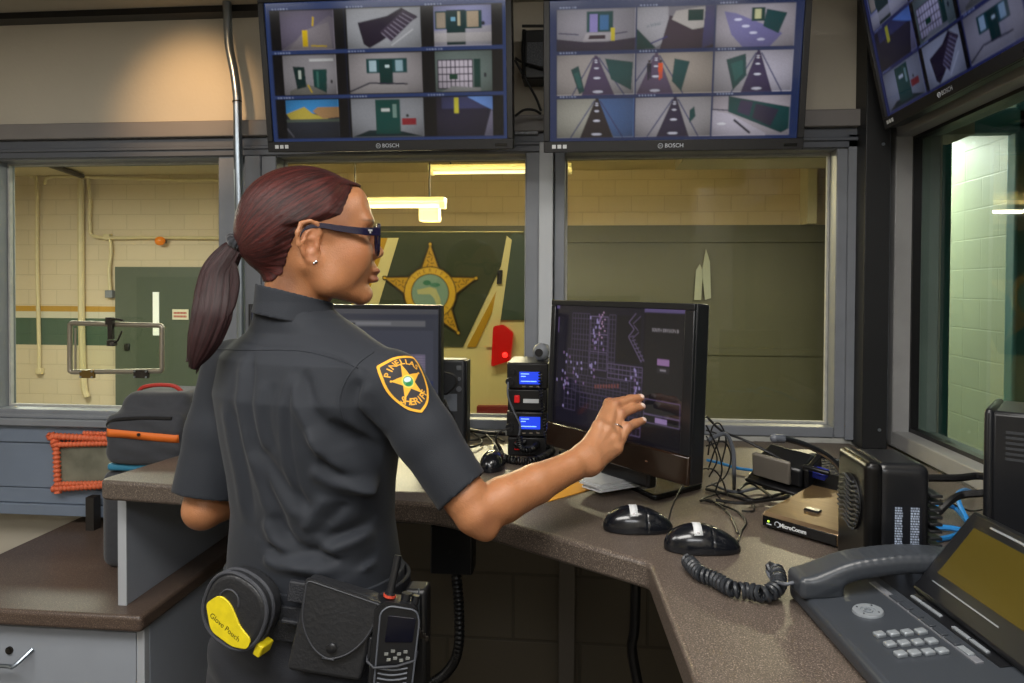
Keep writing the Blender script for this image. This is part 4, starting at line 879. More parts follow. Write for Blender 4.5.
cable('second black loop of lead behind the right mouse', [at(738,533,Z=z), at(730,515,Z=z), at(716,503,Z=z), at(702,499,Z=z), at(728,492,Z=z), at(748,497,Z=z), at(754,510,Z=z), at(742,511,Z=z)], .0018)
cable('black cable sweeping from behind the monitor to the grey device', [at(706,416,Y=1.5), at(722,431,Y=1.5), at(744,440,Y=1.5), at(768,452,Y=1.48), at(789,464,Y=1.45)], .0026)
cable('grey cable drooping behind the touch monitor to the counter', [at(708,440,Y=1.40), at(725,434,Y=1.42), at(733,450,Y=1.42), at(734,475,Y=1.42), at(734,488,Z=z)], .0042, m_gcable)
cable('blue network cable lying behind the touch monitor', [at(707,460,Z=ZD+.02), at(720,463,Z=ZD+.012), at(737,468,Z=ZD+.01), at(754,471,Z=ZD+.01), at(764,478,Z=z)], .0034, m_bcable, 'network_cable')
for i, pts in enumerate(([(706,425),(716,445),(722,470),(716,492),(727,505)],[(706,430),(719,436),(714,452),(708,470)],[(706,446),(724,442),(731,458),(724,478),(706,487)],[(708,455),(712,428),(720,424),(726,440),(722,462)],[(706,436),(712,444),(717,460),(709,477)])):
    cable(('outer','inner','lower','upper','middle')[i]+' black loop in the tangle of leads behind the touch monitor', [at(x, y, Y=1.40+.02*i) for x, y in pts], .0016)
for i, pts in enumerate(([(706,489),(730,495),(752,500),(780,494),(803,487)],[(712,484),(735,492),(760,488),(790,492)],[(716,500),(742,503),(770,500),(800,497)],[(738,490),(748,483),(757,486),(772,497)])):
    cable(('nearest','second','broad','short')[i]+' dark lead lying on the counter left of microphone base', [at(x, y, Z=ZD+.004+.004*i) for x, y in pts], .003, m_gcable if i == 1 else m_cable)
cable('black cables bundled below the left monitor on the counter', [at(444,400,Y=1.75), at(449,412,Y=1.75), at(460,426,Z=ZD+.03), at(480,432,Z=ZD+.02), at(505,434,Z=ZD+.012)], .005)
for i, pts in enumerate(([(446,420),(456,432),(470,440),(490,436),(504,441)],[(450,437),(466,430),(482,441),(470,447),(455,441)],[(443,372),(455,376),(456,384),(448,393),(443,394)],[(470,428),(484,433),(494,443),(500,452)])):
    cable(('long','tangled','small looped','short')[i]+' thin black lead beside the slim speaker', [at(x, y, Z=ZD+.006+.003*i) if i != 2 else at(x, y, Y=1.8) for x, y in pts], .0028)
# cable bundle lump
# papers under the touch monitor
def sheet(name, lab, pxs, z0, th, mt, cat, grp=None):
    P = [at(x, y, Z=z0) for x, y in pxs]; return tag(obj(name, MB().prism([(p.x, p.y) for p in P], z0, z0+th), mt, smooth=False), lab, cat, grp)
m_paper = mat('white paper', (196,198,200), .6, var=.1, vscale=30); m_manila = mat('yellow folder card', (214,150,44), .6)
sheet('paper_folder', 'yellow paper folder lying under the officer hand by monitor base', [(525,493),(548,502),(594,489),(576,481)], ZD+.0005, .0015, m_manila, 'folder')
for i in range(4):
    o = 3*math.sin(i*2.1)
    sheet('pale_sheet', ('lowest','second lowest','second highest','topmost')[i]+' printed sheet in the stack at the monitor foot', [(582+o,487-2*i),(600+o,493-2.2*i),(642,486-2.4*i),(652-o,477-2*i),(612,471-2*i)], ZD+.0125+.0035*i, .003, m_paper if i else m_label, 'paper', 'papers stacked at the monitor foot')
# keyboard pushed back
a, b_, d_, e_ = at(757,458,Z=ZD+.01), at(842,497,Z=ZD+.01), at(905,478,Z=ZD+.01), at(800,448,Z=ZD+.01)
kx = (b_-a).normalized(); kx.z = 0; ky = Vector((-kx.y, kx.x, 0)); KM = Matrix((kx, ky, Vector((0,0,1)))).transposed().to_4x4(); KM.translation = Vector((a.x, a.y, ZD))
t = thing('computer_keyboard', 'black keyboard pushed back behind the microphone base', 'keyboard', m=KM @ Matrix.Translation((.03,.01,0)) @ Euler((.05,0,0)).to_matrix().to_4x4())
KL, KW = .36, .135
obj('keyboard_case', MB().box((0,0,.002), (KL,KW,.016)), m_satin, t, bevel=.004)
m_key = mat('dark keycap', (40,40,43), .6)
for r_ in range(5):
    for c_ in range(17):
        if r_ == 0 and 4 < c_ < 10: continue
        obj('key', MB().box((.012+c_*.02,.012+r_*.0215,.016), (.012+c_*.02+.0165,.012+r_*.0215+.018,.0225)), m_key, t, bevel=.002, bseg=1)
obj('key', MB().box((.112,.012,.016), (.2085,.03,.0225)), m_key, t, bevel=.002, label='long space key')
# tilted grey power device on its black tray
p = at(786,482,Z=ZD+.02)
DM = T((p.x-.008,p.y-.012,ZD+.060), math.radians(-38)) @ Euler((math.radians(18),math.radians(6),0)).to_matrix().to_4x4()
t = thing('card_reader', 'small grey topped black device lying tilted among the cables', 'device', m=DM)
m_dg = mat('grey device lid', (112,106,98), .45)
obj('device_body', MB().box((-.045,-.035,-.022), (.05,.035,.018)), m_satin, t, bevel=.006)
obj('front_lid', MB().box((-.047,-.042,-.018), (.030,-.033,.032)), m_dg, t, bevel=.003, label='grey flat lid')
obj('side_frame', MB().box((.052,-.03,-.02), (.062,.035,.02)).box((.05,-.03,.02), (.1,-.022,.028)).box((.05,.03,.015), (.1,.036,.022)), m_black, t, bevel=.002)
obj('blue_plug', MB().box((.06,-.012,-.006), (.085,.012,.008)), mat('blue plug', (40,50,150), .4), t, bevel=.002)
obj('tray', MB().box((-.06,-.05,-.034), (.11,.05,-.026)), m_black, t, bevel=.003)
# desk microphone
P0 = at(762,525,Z=ZD+.004); P1 = at(838,547,Z=ZD+.004); mx_ = (P1-P0); mx_.z = 0; ML = mx_.length; mx_.normalize(); my_ = Vector((-mx_.y, mx_.x, 0))
BM = Matrix((mx_, my_, Vector((0,0,1)))).transposed().to_4x4(); BM.translation = Vector((P0.x, P0.y, ZD))
mc = thing('desk_microphone', 'bronze topped gooseneck microphone base with black front', 'microphone', m=BM)
DL = .165; m_br = mat('brushed bronze metal', (150,126,98), .28, metal=.85, var=.12, vscale=14, stretch=(1,14,1))
h0, h1 = .021, .046
prof = [(0,.004),(DL,.004),(DL,h1),(.006,h0+.006),(0,h0)]
m = MB().prism([(y, zz_) for y, zz_ in prof], 0, ML, Matrix(((0,0,1,0),(1,0,0,0),(0,1,0,0),(0,0,0,1)))); obj('base_housing', m, m_br, mc, bevel=.0015)
obj('front_panel', MB().box((.002,-.002,.005), (ML-.002,.001,h0+.001)), m_gloss, mc, bevel=.001, label='black front panel')
lettering('MicroComm', .0092, Matrix.Translation((.058,-.0026,.013)) @ Euler((PI/2,0,0)).to_matrix().to_4x4(), m_label, mc, bold=.0004)
obj('power_light', MB().box((.012,-.003,.013), (.015,-.002,.016)), mat('green led', (160,220,60), .4, emit=(160,220,60), estr=2), mc)
m = MB().tube([(.030+.0045*math.cos(q*PI/6), -.0026, .013+.0045*math.sin(q*PI/6)) for q in range(-3,8)], .0006, 5).box((.010,-.0026,.009), (.019,-.002,.0105)); obj('control_symbols', m, m_ink, mc)
sl = (h1-h0-.006)/(DL-.006); zz2 = lambda y: h0+.006+(y-.006)*sl
obj('talk_switch', MB().box((ML*.36,.05,zz2(.05)-.002), (ML*.55,.064,zz2(.06)+.0025)), m_satin, mc, bevel=.001)
for q in ((.01,0),(ML-.01,0),(.01,DL-.02),(ML-.01,DL-.02)): obj('foot', MB().cyl((q[0],q[1]+.01,0), (q[0],q[1]+.01,.0045), .006, 10), m_black, mc)
gp = BM @ Vector((ML-.022, DL-.05, zz2(DL-.05)))
gb = at(847,502,Y=gp.y); g0 = Vector((gb.x,gp.y,gb.z)); g0 = gp
Yg = gp.y; gpx = proj(gp)
pts = [gp, at(gpx[0]+1,490,Y=Yg), at(846,479,Y=Yg), at(838,466,Y=Yg), at(826,455,Y=Yg), at(808,446,Y=Yg-.01), at(790,440,Y=Yg-.02), at(777,438.5,Y=Yg-.03)]
pp = catmull(pts, 10); obj('gooseneck', MB().tube(pp, [.0048+.0003*(i%2) for i in range(len(pp))], 10), m_satin, mc, world=True)
obj('gooseneck_collar', MB().cyl(gp+Vector((0,0,-.004)), gp+Vector((0,0,.012)), .0095, 14), m_satin, mc, world=True)
d_ = (pp[-1]-pp[-4]).normalized(); tip = pp[-1]
obj('microphone_capsule', MB().cyl(tip-d_*.012, tip+d_*.006, .0075, 16).ball(tip+d_*.005, .0078, 12), m_gcable, mc, world=True)
# speaker with round grille
sx0, sy0, sx1, sy1 = .401, 1.03, .482, 1.14; zs = at(868,459,Y=1.06).z
m_spk = mat('speaker front', (10,10,11), .3, spec=.35)
sk = thing('desktop_speaker', 'black glossy speaker box with round wavy grille beside the phone', 'speaker', ((sx0+sx1)/2,(sy0+sy1)/2,ZD))
f = Field((sx0-.01,sy0-.01,ZD-.01), (sx1+.01,sy1+.01,zs+.01), .0025); cz = (zs+ZD)/2
f.op(rbox(((sx0+sx1)/2,(sy0+sy1)/2,cz), ((sx1-sx0)/2-.004,(sy1-sy0)/2,(zs-ZD)/2), .014), .001)
obj('speaker_cabinet', f.mesh(), m_satin, sk, world=True, ang=80)
f = Field((sx0-.02,sy0-.01,ZD-.01), (sx0+.02,sy1+.01,zs+.01), .002); f.op(rbox((sx0+.002,(sy0+sy1)/2,cz), (.012,(sy1-sy0)/2+.002,(zs-ZD)/2+.001), .009), .001)
obj('front_frame', f.mesh(), m_spk, sk, world=True, ang=80)
gc = Vector((sx0-.0105,(sy0+sy1)/2,cz+.018)); gr_ = .040
obj('grille_disc', MB().cyl(gc, gc+Vector((-.002,0,0)), gr_, 36), m_black, sk, world=True)
m_fin = mat('grille fin', (52,54,58), .35)
for i in range(11):
    zz_ = -gr_+gr_*2*(i+1)/12; hw = math.sqrt(gr_**2-zz_**2)-.001
    pts = [gc+Vector((-.004,-hw+2*hw*k/14, zz_+.0025*math.sin(2*PI*(-hw+2*hw*k/14)/.045))) for k in range(15)]
    obj('grille_fin', MB().tube(pts, .0018, 6), m_fin, sk, world=True)
for i in range(12):
    zz_ = ZD+.018+i*.0098; obj('rear_fin', MB().box((sx1-.006,sy0-.001,zz_), (sx1+.010,sy1,zz_+.0042)), m_satin, sk, world=True, bevel=.001)
# side label with fine white print
c = Canvas(40,110,(18,20,26))
for k in range(27):
    for c0, c1 in ((.12,.36),(.62,.9)):
        x = c0
        while x < c1: w = .03+rng.random()*.06; c.rect(x,.03+k*.035,min(c1,x+w),.052+k*.035,(190,205,230),.85); x += w+.025
lm = c.mesh(.040,.100, lambda x, zz_: (x+sx0+.044, sy0-.0008, zz_+ZD+.064)); obj('printed_label', lm, mat('printed label', (255,255,255), .4, attr='picture'), sk, world=True, smooth=False)
# cables around the speaker
cable('thick black cable from the speaker to the black box at right', [(sx1+.005,1.10,ZD+.135), at(955,478,Y=1.11), at(975,476,Y=1.13), at(990,477,Y=1.11)], .0055)
cable('second thick black cable curving up to the black box at right', [(sx1+.008,1.06,ZD+.085), at(950,501,Y=1.08), at(962,495,Y=1.1), at(984,493,Y=1.09)], .0055)
cable('bright blue network cable looped behind the speaker, upper run', [at(938,505,Z=ZD+.03), at(955,508,Z=ZD+.015), at(968,522,Z=ZD+.01), at(960,505,Z=ZD+.03), at(958,494,Z=ZD+.04), at(966,490,Z=ZD+.03), at(974,494,Z=ZD+.01)], .0042, m_bcable, 'network_cable')
cable('bright blue network cable behind the speaker, lower run', [at(936,527,Z=ZD+.006), at(950,528,Z=ZD+.008), at(966,530,Z=ZD+.008), at(985,525,Z=ZD+.006)], .0048, m_bcable, 'network_cable')
cable('blue network cable behind the speaker, lowest run near the phone', [at(934,540,Z=ZD+.005), at(950,537,Z=ZD+.005), at(966,531,Z=ZD+.005), at(985,520,Z=ZD+.004)], .0045, m_bcable, 'network_cable')
cable('thin black lead crossing the blue cables behind the phone', [at(940,500,Z=ZD+.02), at(960,507,Z=ZD+.02), at(972,511,Z=ZD+.01), at(990,508,Z=ZD+.01)], .0016)
# black equipment box at right
bt_ = at(984,410,Y=1.08).z
EM = T((at(983,480,Y=1.08).x,1.08,ZD), math.radians(-34))
eb = thing('equipment_box', 'tall black vented equipment box at the right edge', 'equipment', m=EM)
H_ = bt_-ZD
obj('case', MB().box((.008,0,0), (.22,.13,H_)), m_satin, eb, bevel=.006)
obj('front_bezel', MB().box((0,-.003,0), (.012,.133,H_+.002)), m_satin, eb, bevel=.005)
for r_ in range(6):
    for c_ in range(3): obj('vent_slot', MB().box((.026+c_*.028,-.0012,H_-.030-r_*.0075), (.049+c_*.028,.001,H_-.0265-r_*.0075)), m_gloss if False else m_fin, eb)
# ------------------------------------------------------------------ desk phone
PX0, PY0, PY1 = .275, .60, .935; PLX = .27
m_ph = mat('slate grey phone plastic', (52,56,62), .34, var=.03); m_pd = mat('black phone plastic', (20,21,24), .3); m_pk = mat('silver phone key', (140,146,152), .35, metal=.3)
PA = at(790,598,Z=ZD); PB = at(864,683,Z=ZD)
ydir = Vector((PA.x-PB.x, PA.y-PB.y, 0)).normalized(); xdir = Vector((ydir.y, -ydir.x, 0)); PM = Matrix((xdir, ydir, Vector((0,0,1)))).transposed().to_4x4()
PM.translation = Vector((PB.x, PB.y, ZD)); PLY = (PA-PB).length
ph = thing('desk_phone', 'slate grey desk phone with handset and amber display at bottom right', 'phone', m=PM)
# local: x to the display, y away (handset side); front edge x=0
sl_ = .09
m = MB().prism([(0,0),(.27,0),(.27,.048),(.0,.022)], -.09, PLY+.006, Matrix(((1,0,0,0),(0,0,1,0),(0,1,0,0),(0,0,0,1)))); obj('phone_base', m, m_ph, ph, bevel=.007, bseg=3)
zt3 = lambda x: .022+x*.0963
def onface(x, y, dz=0): return Matrix.Translation((x, y, zt3(x)+dz)) @ Euler((0,-math.atan(.0963),0)).to_matrix().to_4x4()
def fpos(px, py):   # where a photo row of the phone face falls, in phone coordinates
    d = PM.inverted().to_3x3() @ ray(px, py); o_ = PM.inverted() @ CAM; t_ = (.022+.0963*o_.x-o_.z)/(d.z-.0963*d.x); q = o_+d*t_; return q.x, q.y
for r_ in range(3):
    for c_ in range(4):
        x, y = fpos(879.5+c_*13.8+r_*10.5, 636.3-c_*1.0+r_*9.8)
        k = obj('key', MB().cbox((0,0,0), (.0115,.0095,.005)), m_pk, ph, bevel=.0015)
        k.data.transform(onface(x, y, .002) @ Euler((0,0,.15)).to_matrix().to_4x4())
x, y = fpos(868,612); o = obj('navigation_ring', MB().lathe([(.004,0),(.004,.003),(.0055,.003),(.0055,.001),(.0085,.0012),(.009,.003),(.0165,.003),(.0175,.001),(.0175,0)], 32), m_pk, ph); o.data.transform(onface(x, y))
m = MB()
for k in range(4): a_ = PI/4+k*PI/2; m.cbox((math.cos(a_)*.0125, math.sin(a_)*.0125, .0032), (.0016,.0016,.0012))
o = obj('arrow_marks', m, m_ph, ph); o.data.transform(onface(x, y))
# silver strip with keys and the dark upper face
pa, pb = fpos(872,583), fpos(980,664)
def strip_(p, q, w, mt, name, h=.003, dz=.0):
    dx, dy = q[0]-p[0], q[1]-p[1]; L = math.hypot(dx, dy); mtx = onface((p[0]+q[0])/2, (p[1]+q[1])/2, dz) @ Euler((0,0,math.atan2(dy,dx))).to_matrix().to_4x4()
    o_ = obj(name, MB().cbox((0,0,0), (L,w,h)), mt, ph, bevel=.0006); o_.data.transform(mtx); return o_
strip_(pa, pb, .009, mat('grey key strip', (104,106,112), .4), 'key_strip', .004)
for i in range(7):
    t0 = .22+i*.105; t1 = t0+.09; strip_((pa[0]+(pb[0]-pa[0])*t0, pa[1]+(pb[1]-pa[1])*t0), (pa[0]+(pb[0]-pa[0])*t1, pa[1]+(pb[1]-pa[1])*t1), .0075, m_ph if i != 6 else m_pk, 'function_key', .003, .0025)
for (q0, q1, n_) in (((912,597),(942,618),3), ((953,628),(990,655),2)):
    u0, u1 = fpos(*q0), fpos(*q1)
    for i in range(n_): t0 = i/n_; t1 = (i+.93)/n_; strip_((u0[0]+(u1[0]-u0[0])*t0, u0[1]+(u1[1]-u0[1])*t0), (u0[0]+(u1[0]-u0[0])*t1, u0[1]+(u1[1]-u0[1])*t1), .0045, m_pk, 'line_key', .003, .001)
u = [fpos(880,578), fpos(1000,668), fpos(1080,660), fpos(1000,560)]
mb = MB(); mb.prism([(0,0),(1,0),(1,1)], 0, 1) if False else None
pl = MB(); pl.add([(q[0], q[1], zt3(q[0])+.0006) for q in u]+[(q[0], q[1], zt3(q[0])-.003) for q in u], [(0,1,2,3),(7,6,5,4),(0,4,5,1),(1,5,6,2),(2,6,7,3),(3,7,4,0)]); obj('upper_face', pl, m_pd, ph, smooth=False)
# display unit, raised at the back, tilted to the user
B0 = at(940,592,Y=.86); B1 = at(1030,650,Y=.74); 
inv = PM.inverted(); c0 = inv @ at(937,588,Y=PM.translation.y+.1)
DX = fpos(938,590)[0]; 
dm = Matrix.Translation((DX-.020, .085, .055)) @ Euler((0,math.radians(-52),0)).to_matrix().to_4x4()   # local x up the slope
obj('display_housing', MB().box((-.02,-.16,-.025), (.105,.066,0)), m_pd, ph, bevel=.006).data.transform(dm)
m_amb = mat('amber lcd', (66,56,18), .18, emit=(90,78,20), estr=.12)
obj('display', MB().box((.014,-.14,.0), (.084,.041,.0012)), m_amb, ph, label='olive amber display').data.transform(dm)
obj('silver_bar', MB().box((.092,-.10,.0), (.0945,.02,.0014)), m_pk, ph).data.transform(dm); obj('silver_bar', MB().box((.002,-.08,0), (.0035,.04,.0012)), m_pk, ph).data.transform(dm)
obj('display_support', MB().box((DX+.0,-.06,.03), (DX+.055,.13,.085)), m_pd, ph, bevel=.005)
# handset along the far side
f = Field((-.03,PLY-.075,.0), (.225,PLY+.02,.11), .0022); hy = PLY-.032
pts = [tuple(q) for q in catmull([(.012,hy,.036),(.03,hy,.044),(.06,hy,.056),(.10,hy,.063),(.14,hy,.066),(.18,hy,.064),(.215,hy,.058)], 4)]
for i in range(len(pts)-1):
    p_, q_ = Vector(pts[i]), Vector(pts[i+1]); mid = (p_+q_)/2; dd = q_-p_; an = -math.atan2(dd.z, dd.x)
    f.op(rbox((0,0,0), (dd.length/2+.006,.024,.0115), .008, Matrix.Translation(mid) @ Euler((0,an,0)).to_matrix().to_4x4()), .006)
f.op(rbox((.020,hy,.034), (.028,.025,.014), .008), .006); f.op(rbox((.208,hy,.056), (.026,.025,.014), .008), .006)
obj('handset', f.mesh(), m_ph, ph, ang=80)
cord('coiled_cord', 'thick coiled handset cord lying left of the desk phone', [at(688,561,Z=ZD+.012), at(700,573,Z=ZD+.012), at(716,580,Z=ZD+.012), at(733,589,Z=ZD+.012), at(750,591,Z=ZD+.012), at(766,594,Z=ZD+.014), at(778,585,Z=ZD+.018), at(776,571,Z=ZD+.022), at(767,570,Z=ZD+.022)], .0085, .0031, 30, mat('slate cord', (40,43,48), .35))
tag(obj('handset_lead', MB().tube(catmull([at(767,571,Z=ZD+.022), at(772,580,Z=ZD+.02), at(784,584,Z=ZD+.03), PM @ Vector((-.006,hy,.034))]), .0024, 7), m_gcable), 'short straight end of the handset cord at the phone', 'cord')
# ================================================================== LEFT SIDE: BAGS, HATCH, ORANGE FRAME
m_bag = mat('charcoal bag fabric', (46,48,54), .8, var=.1, vscale=90, bump=.5, bscale=500, sheen=.2); m_or = mat('orange trim', (214,106,32), .6); m_rh = mat('red webbing', (168,44,34), .6); m_zip = mat('black zip tape', (18,18,20), .5)
m_blue = mat('teal blue case plastic', (50,120,150), .35)
bz0 = at(120,464,Y=1.67).z; bz1 = at(150,390,Y=1.76).z; bx0 = at(98,520,Y=1.68).x; A_x = px0-.006
# lower black case standing on the lower counter
lo_ = thing('black_case', 'upright black bag standing on the lower counter behind the divider', 'bag', (-1.09,1.79,ZL))
f = Field((bx0-.03,1.65,ZL-.01), (A_x+.01,1.93,bz0), .004); f.op(rbox(((bx0+A_x)/2,1.79,(ZL+bz0-.022)/2), ((A_x-bx0)/2,.11,(bz0-.022-ZL)/2), .03), .005)
obj('case_body', f.mesh(), m_bag, lo_, world=True, ang=80)
obj('side_strap', MB().tube(catmull([(bx0+.004,1.74,ZL+.22),(bx0-.006,1.74,ZL+.15),(bx0-.005,1.74,ZL+.05),(bx0+.006,1.74,ZL+.015)]), .006, 8), m_zip, lo_, world=True)
p = at(119,466,Y=1.76); bl = thing('hard_case', 'blue hard plastic case squeezed between the two bags', 'case', (-1.09,1.79,bz0-.022))
f = Field((bx0,1.64,bz0-.04), (A_x+.01,1.98,bz0+.01), .002); f.op(rbox(((bx0+A_x)/2+.008,1.79,bz0-.012), ((A_x-bx0)/2-.014,.11,.0095), .008), .001); obj('case_shell', f.mesh(), m_blue, bl, world=True, ang=80)
obj('case_clasp', MB().box((-1.06,1.676,bz0-.016), (-1.04,1.684,bz0-.008)), m_zip, bl, world=True, bevel=.001)
# grey backpack lying on top
bk_ = thing('backpack', 'charcoal backpack with orange stripe and red handle by left window', 'bag', (-1.07,1.78,bz0))
bx0 = at(101,440,Y=1.66).x; bxr = -.968
f = Field((bx0-.02,1.62,bz0-.01), (bxr+.02,1.98,bz1+.02), .0035); cx = (bx0+bxr)/2; hx = (bxr-bx0)/2
f.op(rbox((cx,1.775,bz0+.060), (hx-.002,.112,.062), .022), .01); f.op(rbox((cx+.006,1.785,bz1-.058), (hx-.012,.09,.058), .034), .03)
f.op(((bx0,1.6,bz0), (bxr,2,bz1), lambda X_, Y_, Z_: .0022*np.sin(Z_*150+X_*23)*np.sin(X_*31+1)+0*Y_), .01, 'a')
bagm = f.mesh(); obj('bag_body', bagm, m_bag, bk_, world=True, ang=80); bagv = BVHTree.FromPolygons([Vector(q) for q in bagm.v], bagm.f)
def bagy(x, z): h = bagv.ray_cast(Vector((x,1.4,z)), Vector((0,1,0))); return h[0].y-.0022 if h[0] else 1.66
zs0 = at(140,434,Y=1.66).z; fy_ = 1.66
m = MB()
n = 30
for i in range(n+1):
    x = bx0+.010+(bxr-bx0-.02)*i/n; e = 0 if 0 < i < n else .006
    m.v += [(x, bagy(x, zs0-.0085-i*.0004), zs0-.0085-i*.0004), (x, bagy(x, zs0+.0105-i*.0004), zs0+.0105-i*.0004)]
m.f = [(2*i, 2*i+2, 2*i+3, 2*i+1) for i in range(n)]; o = obj('orange_stripe', m, m_or, bk_, world=True, label='orange front stripe'); o.modifiers.new('s','SOLIDIFY').thickness = .003
p = at(139,434.5,Y=fy_); fy_ = bagy(p.x,p.z); obj('stripe_rivet', MB().cyl((p.x,fy_-.0025,p.z), (p.x,fy_+.004,p.z), .004, 14), m_zip, bk_, world=True)
zz_ = bz0+.116
obj('zip_line', MB().tube(catmull([(bx0+.0,1.72,bz0+.03),(bx0-.0,1.70,bz0+.075),(bx0+.010,1.672,zz_-.018),(bx0+.04,bagy(bx0+.04,zz_-.005)+.001,zz_-.005),(cx,bagy(cx,zz_)+.001,zz_),(bxr-.03,bagy(bxr-.03,zz_)+.001,zz_)]), .0045, 7), m_zip, bk_, world=True)
hp = [at(136,394,Y=1.76), at(142,388,Y=1.75), at(152,385.5,Y=1.75), at(164,385,Y=1.75), at(176,387,Y=1.75), at(188,394,Y=1.76)]; hp[0].z -= .006; hp[-1].z -= .01
obj('carry_handle', MB().tube(catmull(hp), .0052, 8), m_rh, bk_, world=True, label='red carry handle')
# hatch on the left window glass
t = thing('pass_hatch', 'hinged steel framed pass-through hatch on the left window glass', 'hatch', tuple(at(116,350,Y=2.06)))
def hp_(x, y, Y=2.045): return at(x, y, Y=Y)
fr_ = MB(); a, b_, d_, e_ = (70,323),(162,325.5),(162,371),(70,372)
q = [hp_(*p_) for p_ in rounded([a,b_,d_,e_], 3)]; q.append(q[0]); q.append(q[1]); obj('hatch_frame', MB().tube(q, .0075, 8), m_steel, t, world=True, ang=50)
obj('hatch_pane', MB().add([hp_(71,324),hp_(161,326),hp_(161,370),hp_(71,371)], [(0,1,2,3)]), m_glass, t, world=True, smooth=False)
obj('stay_arm', MB().tube([hp_(75.5,328,2.03), hp_(75.5,369,2.03)], .003, 8), m_steel, t, world=True)
for x in (87.5,141.5):
    p = hp_(x,374,2.04); h = obj('hinge', MB().cbox(p, (.046,.010,.024)), m_dsteel if x > 100 else mat('brass hinge', (120,96,50), .4, metal=.7), t, world=True, bevel=.001)
    sc = MB()
    for dx in (-.018,.018):
        for dz in (-.0085,.0085): sc.cyl((p.x+dx,p.y-.005,p.z+dz), (p.x+dx,p.y-.008,p.z+dz), .0028, 8)
    obj('screw', sc, m_chrome, h, world=True)
m = MB()
for (x, y, w, h_) in ((110,321,.022,.022),(111,331,.014,.05),(112,343,.026,.018)): m.cbox(hp_(x,y,2.032), (w,.014,h_))
m.tube([hp_(111,320,2.025), hp_(117,319,2.02), hp_(123,320.5,2.02)], .0035, 8); m.tube([hp_(112,345,2.03), hp_(118,340,2.02), hp_(122,331,2.02)], .003, 8); m.cyl(hp_(112,344,2.03), hp_(112,344,2.015), .007, 12)
obj('latch', m, m_dsteel, t, world=True, bevel=.001)
# orange cord-wrapped frame hanging below the window
of = thing('wrapped_frame', 'small picture frame wrapped in orange cord below left window', 'frame', tuple(at(75,465,Y=1.96)))
m_oc = mat('orange cord', (214,104,66), .6, var=.12, vscale=60)
def wrap(p, q, r, n, name='cord_wrap'):
    P, Q = at(*p, Y=1.965), at(*q, Y=1.965); N_ = 60; m = MB(); ps, rs = [], []
    for i in range(N_+1): t_ = i/N_; ps.append(P.lerp(Q, t_)); rs.append(r*(1+.22*math.cos(t_*n*2*PI)))
    m.tube(ps, rs, 8); return obj(name, m, m_oc, of, world=True, ang=180)
wrap((49,436),(112,439),.0095,16); wrap((53,445),(112,443),.008,16); wrap((56,440),(58,493),.0095,12); wrap((53,489),(112,485),.009,14); wrap((60,484),(110,483),.007,14); wrap((84,433),(112,434),.006,8); wrap((50,434),(57,446),.011,3)
P, Q = at(57,484,Y=1.975), at(112,444,Y=1.975); obj('backing_board', MB().box((P.x,1.972,P.z), (Q.x,1.98,Q.z)), mat('stained metal board', (112,112,98), .5, var=.3, vscale=18), of, world=True)
p0 = at(88,513,Y=1.99); tag(obj('post', MB().box((at(89,500,Y=1.96).x,1.945,ZL), (at(97,500,Y=1.96).x,1.975,at(90,496,Y=1.96).z)), mat('dark shadow strip', (38,34,31), .6)), 'dark strip standing in for shadow on the lower counter beside the black bag', 'post')  # stand-in for a shadow, drawn as a dark strip; no actual post
# ================================================================== THE OFFICER
TA = math.radians(-25); TU = Vector((math.cos(TA), math.sin(TA), 0)); TV = Vector((-math.sin(TA), math.cos(TA), 0))
def tp_(u, v, z, c=(-.4615,1.17)): return Vector((c[0], c[1], 0))+TU*u+TV*v+Vector((0,0,z))
HO = Vector((-.462,1.172,1.528)); HA = math.radians(27); hf = Vector((math.cos(HA), math.sin(HA), 0)); hl = Vector((-math.sin(HA), math.cos(HA), 0))
HM = Matrix((hf, hl, Vector((0,0,1)))).transposed().to_4x4(); HM.translation = HO
def headfield(f, k=1):
    f.op(ellip((.002,0,.040), (.101,.075,.083), HM), .001)
    f.op(ellip((.050,0,.006), (.058,.062,.075), HM), .02)          # mid face
    f.op(ellip((.058,0,-.035), (.048,.050,.050), HM), .02)
    for s in (-1, 1):
        f.op(cone((.004,s*.058,-.030), (.030,s*.052,-.062), .020, .017, HM), .025)
        f.op(cone((.030,s*.052,-.062), (.088,s*.014,-.084), .017, .013, HM), .022)
        f.op(ellip((.070,s*.038,-.012), (.032,.024,.026), HM), .02)
        f.op(ellip((.050,s*.048,-.032), (.036,.016,.030), HM), .02)
        f.op(ellip((.094,s*.026,.042), (.014,.026,.010), HM), .014)
    f.op(ellip((.0945,0,-.080), (.017,.019,.016), HM), .012)
    f.op(ellip((.080,0,.070), (.020,.045,.032), HM), .025)
    f.op(cone((-.016,0,-.020), (-.024,0,-.12), .047, .046, HM), .025)
    f.op(cone((.006,0,-.060), (-.008,0,-.13), .034, .038, HM), .02)
P_ = lambda x, y, Y: at(x, y, Y=Y)
# ---- arm and hand joints
shR = Vector((-.297,1.105,1.308)); elR = at(476,513,Y=1.075); wrR = at(589,458,Y=1.215)
shL = tp_(-.182,0,1.308); elL = Vector((-.660,1.200,1.068)); wrL = Vector((-.565,1.43,1.092))
us = np.array([-.2,-.066,-.060,-.045,-.016,.0065,.026,.034,.040,.049,.072,.092,.102,.108]); Hs = np.array([-.3,-.3,-.056,-.040,-.033,-.026,-.018,.010,.0285,.048,.059,.066,.070,.2])
bf = Field((-.76,.99,.84), (.16,1.66,1.665), .0027)
headfield(bf)
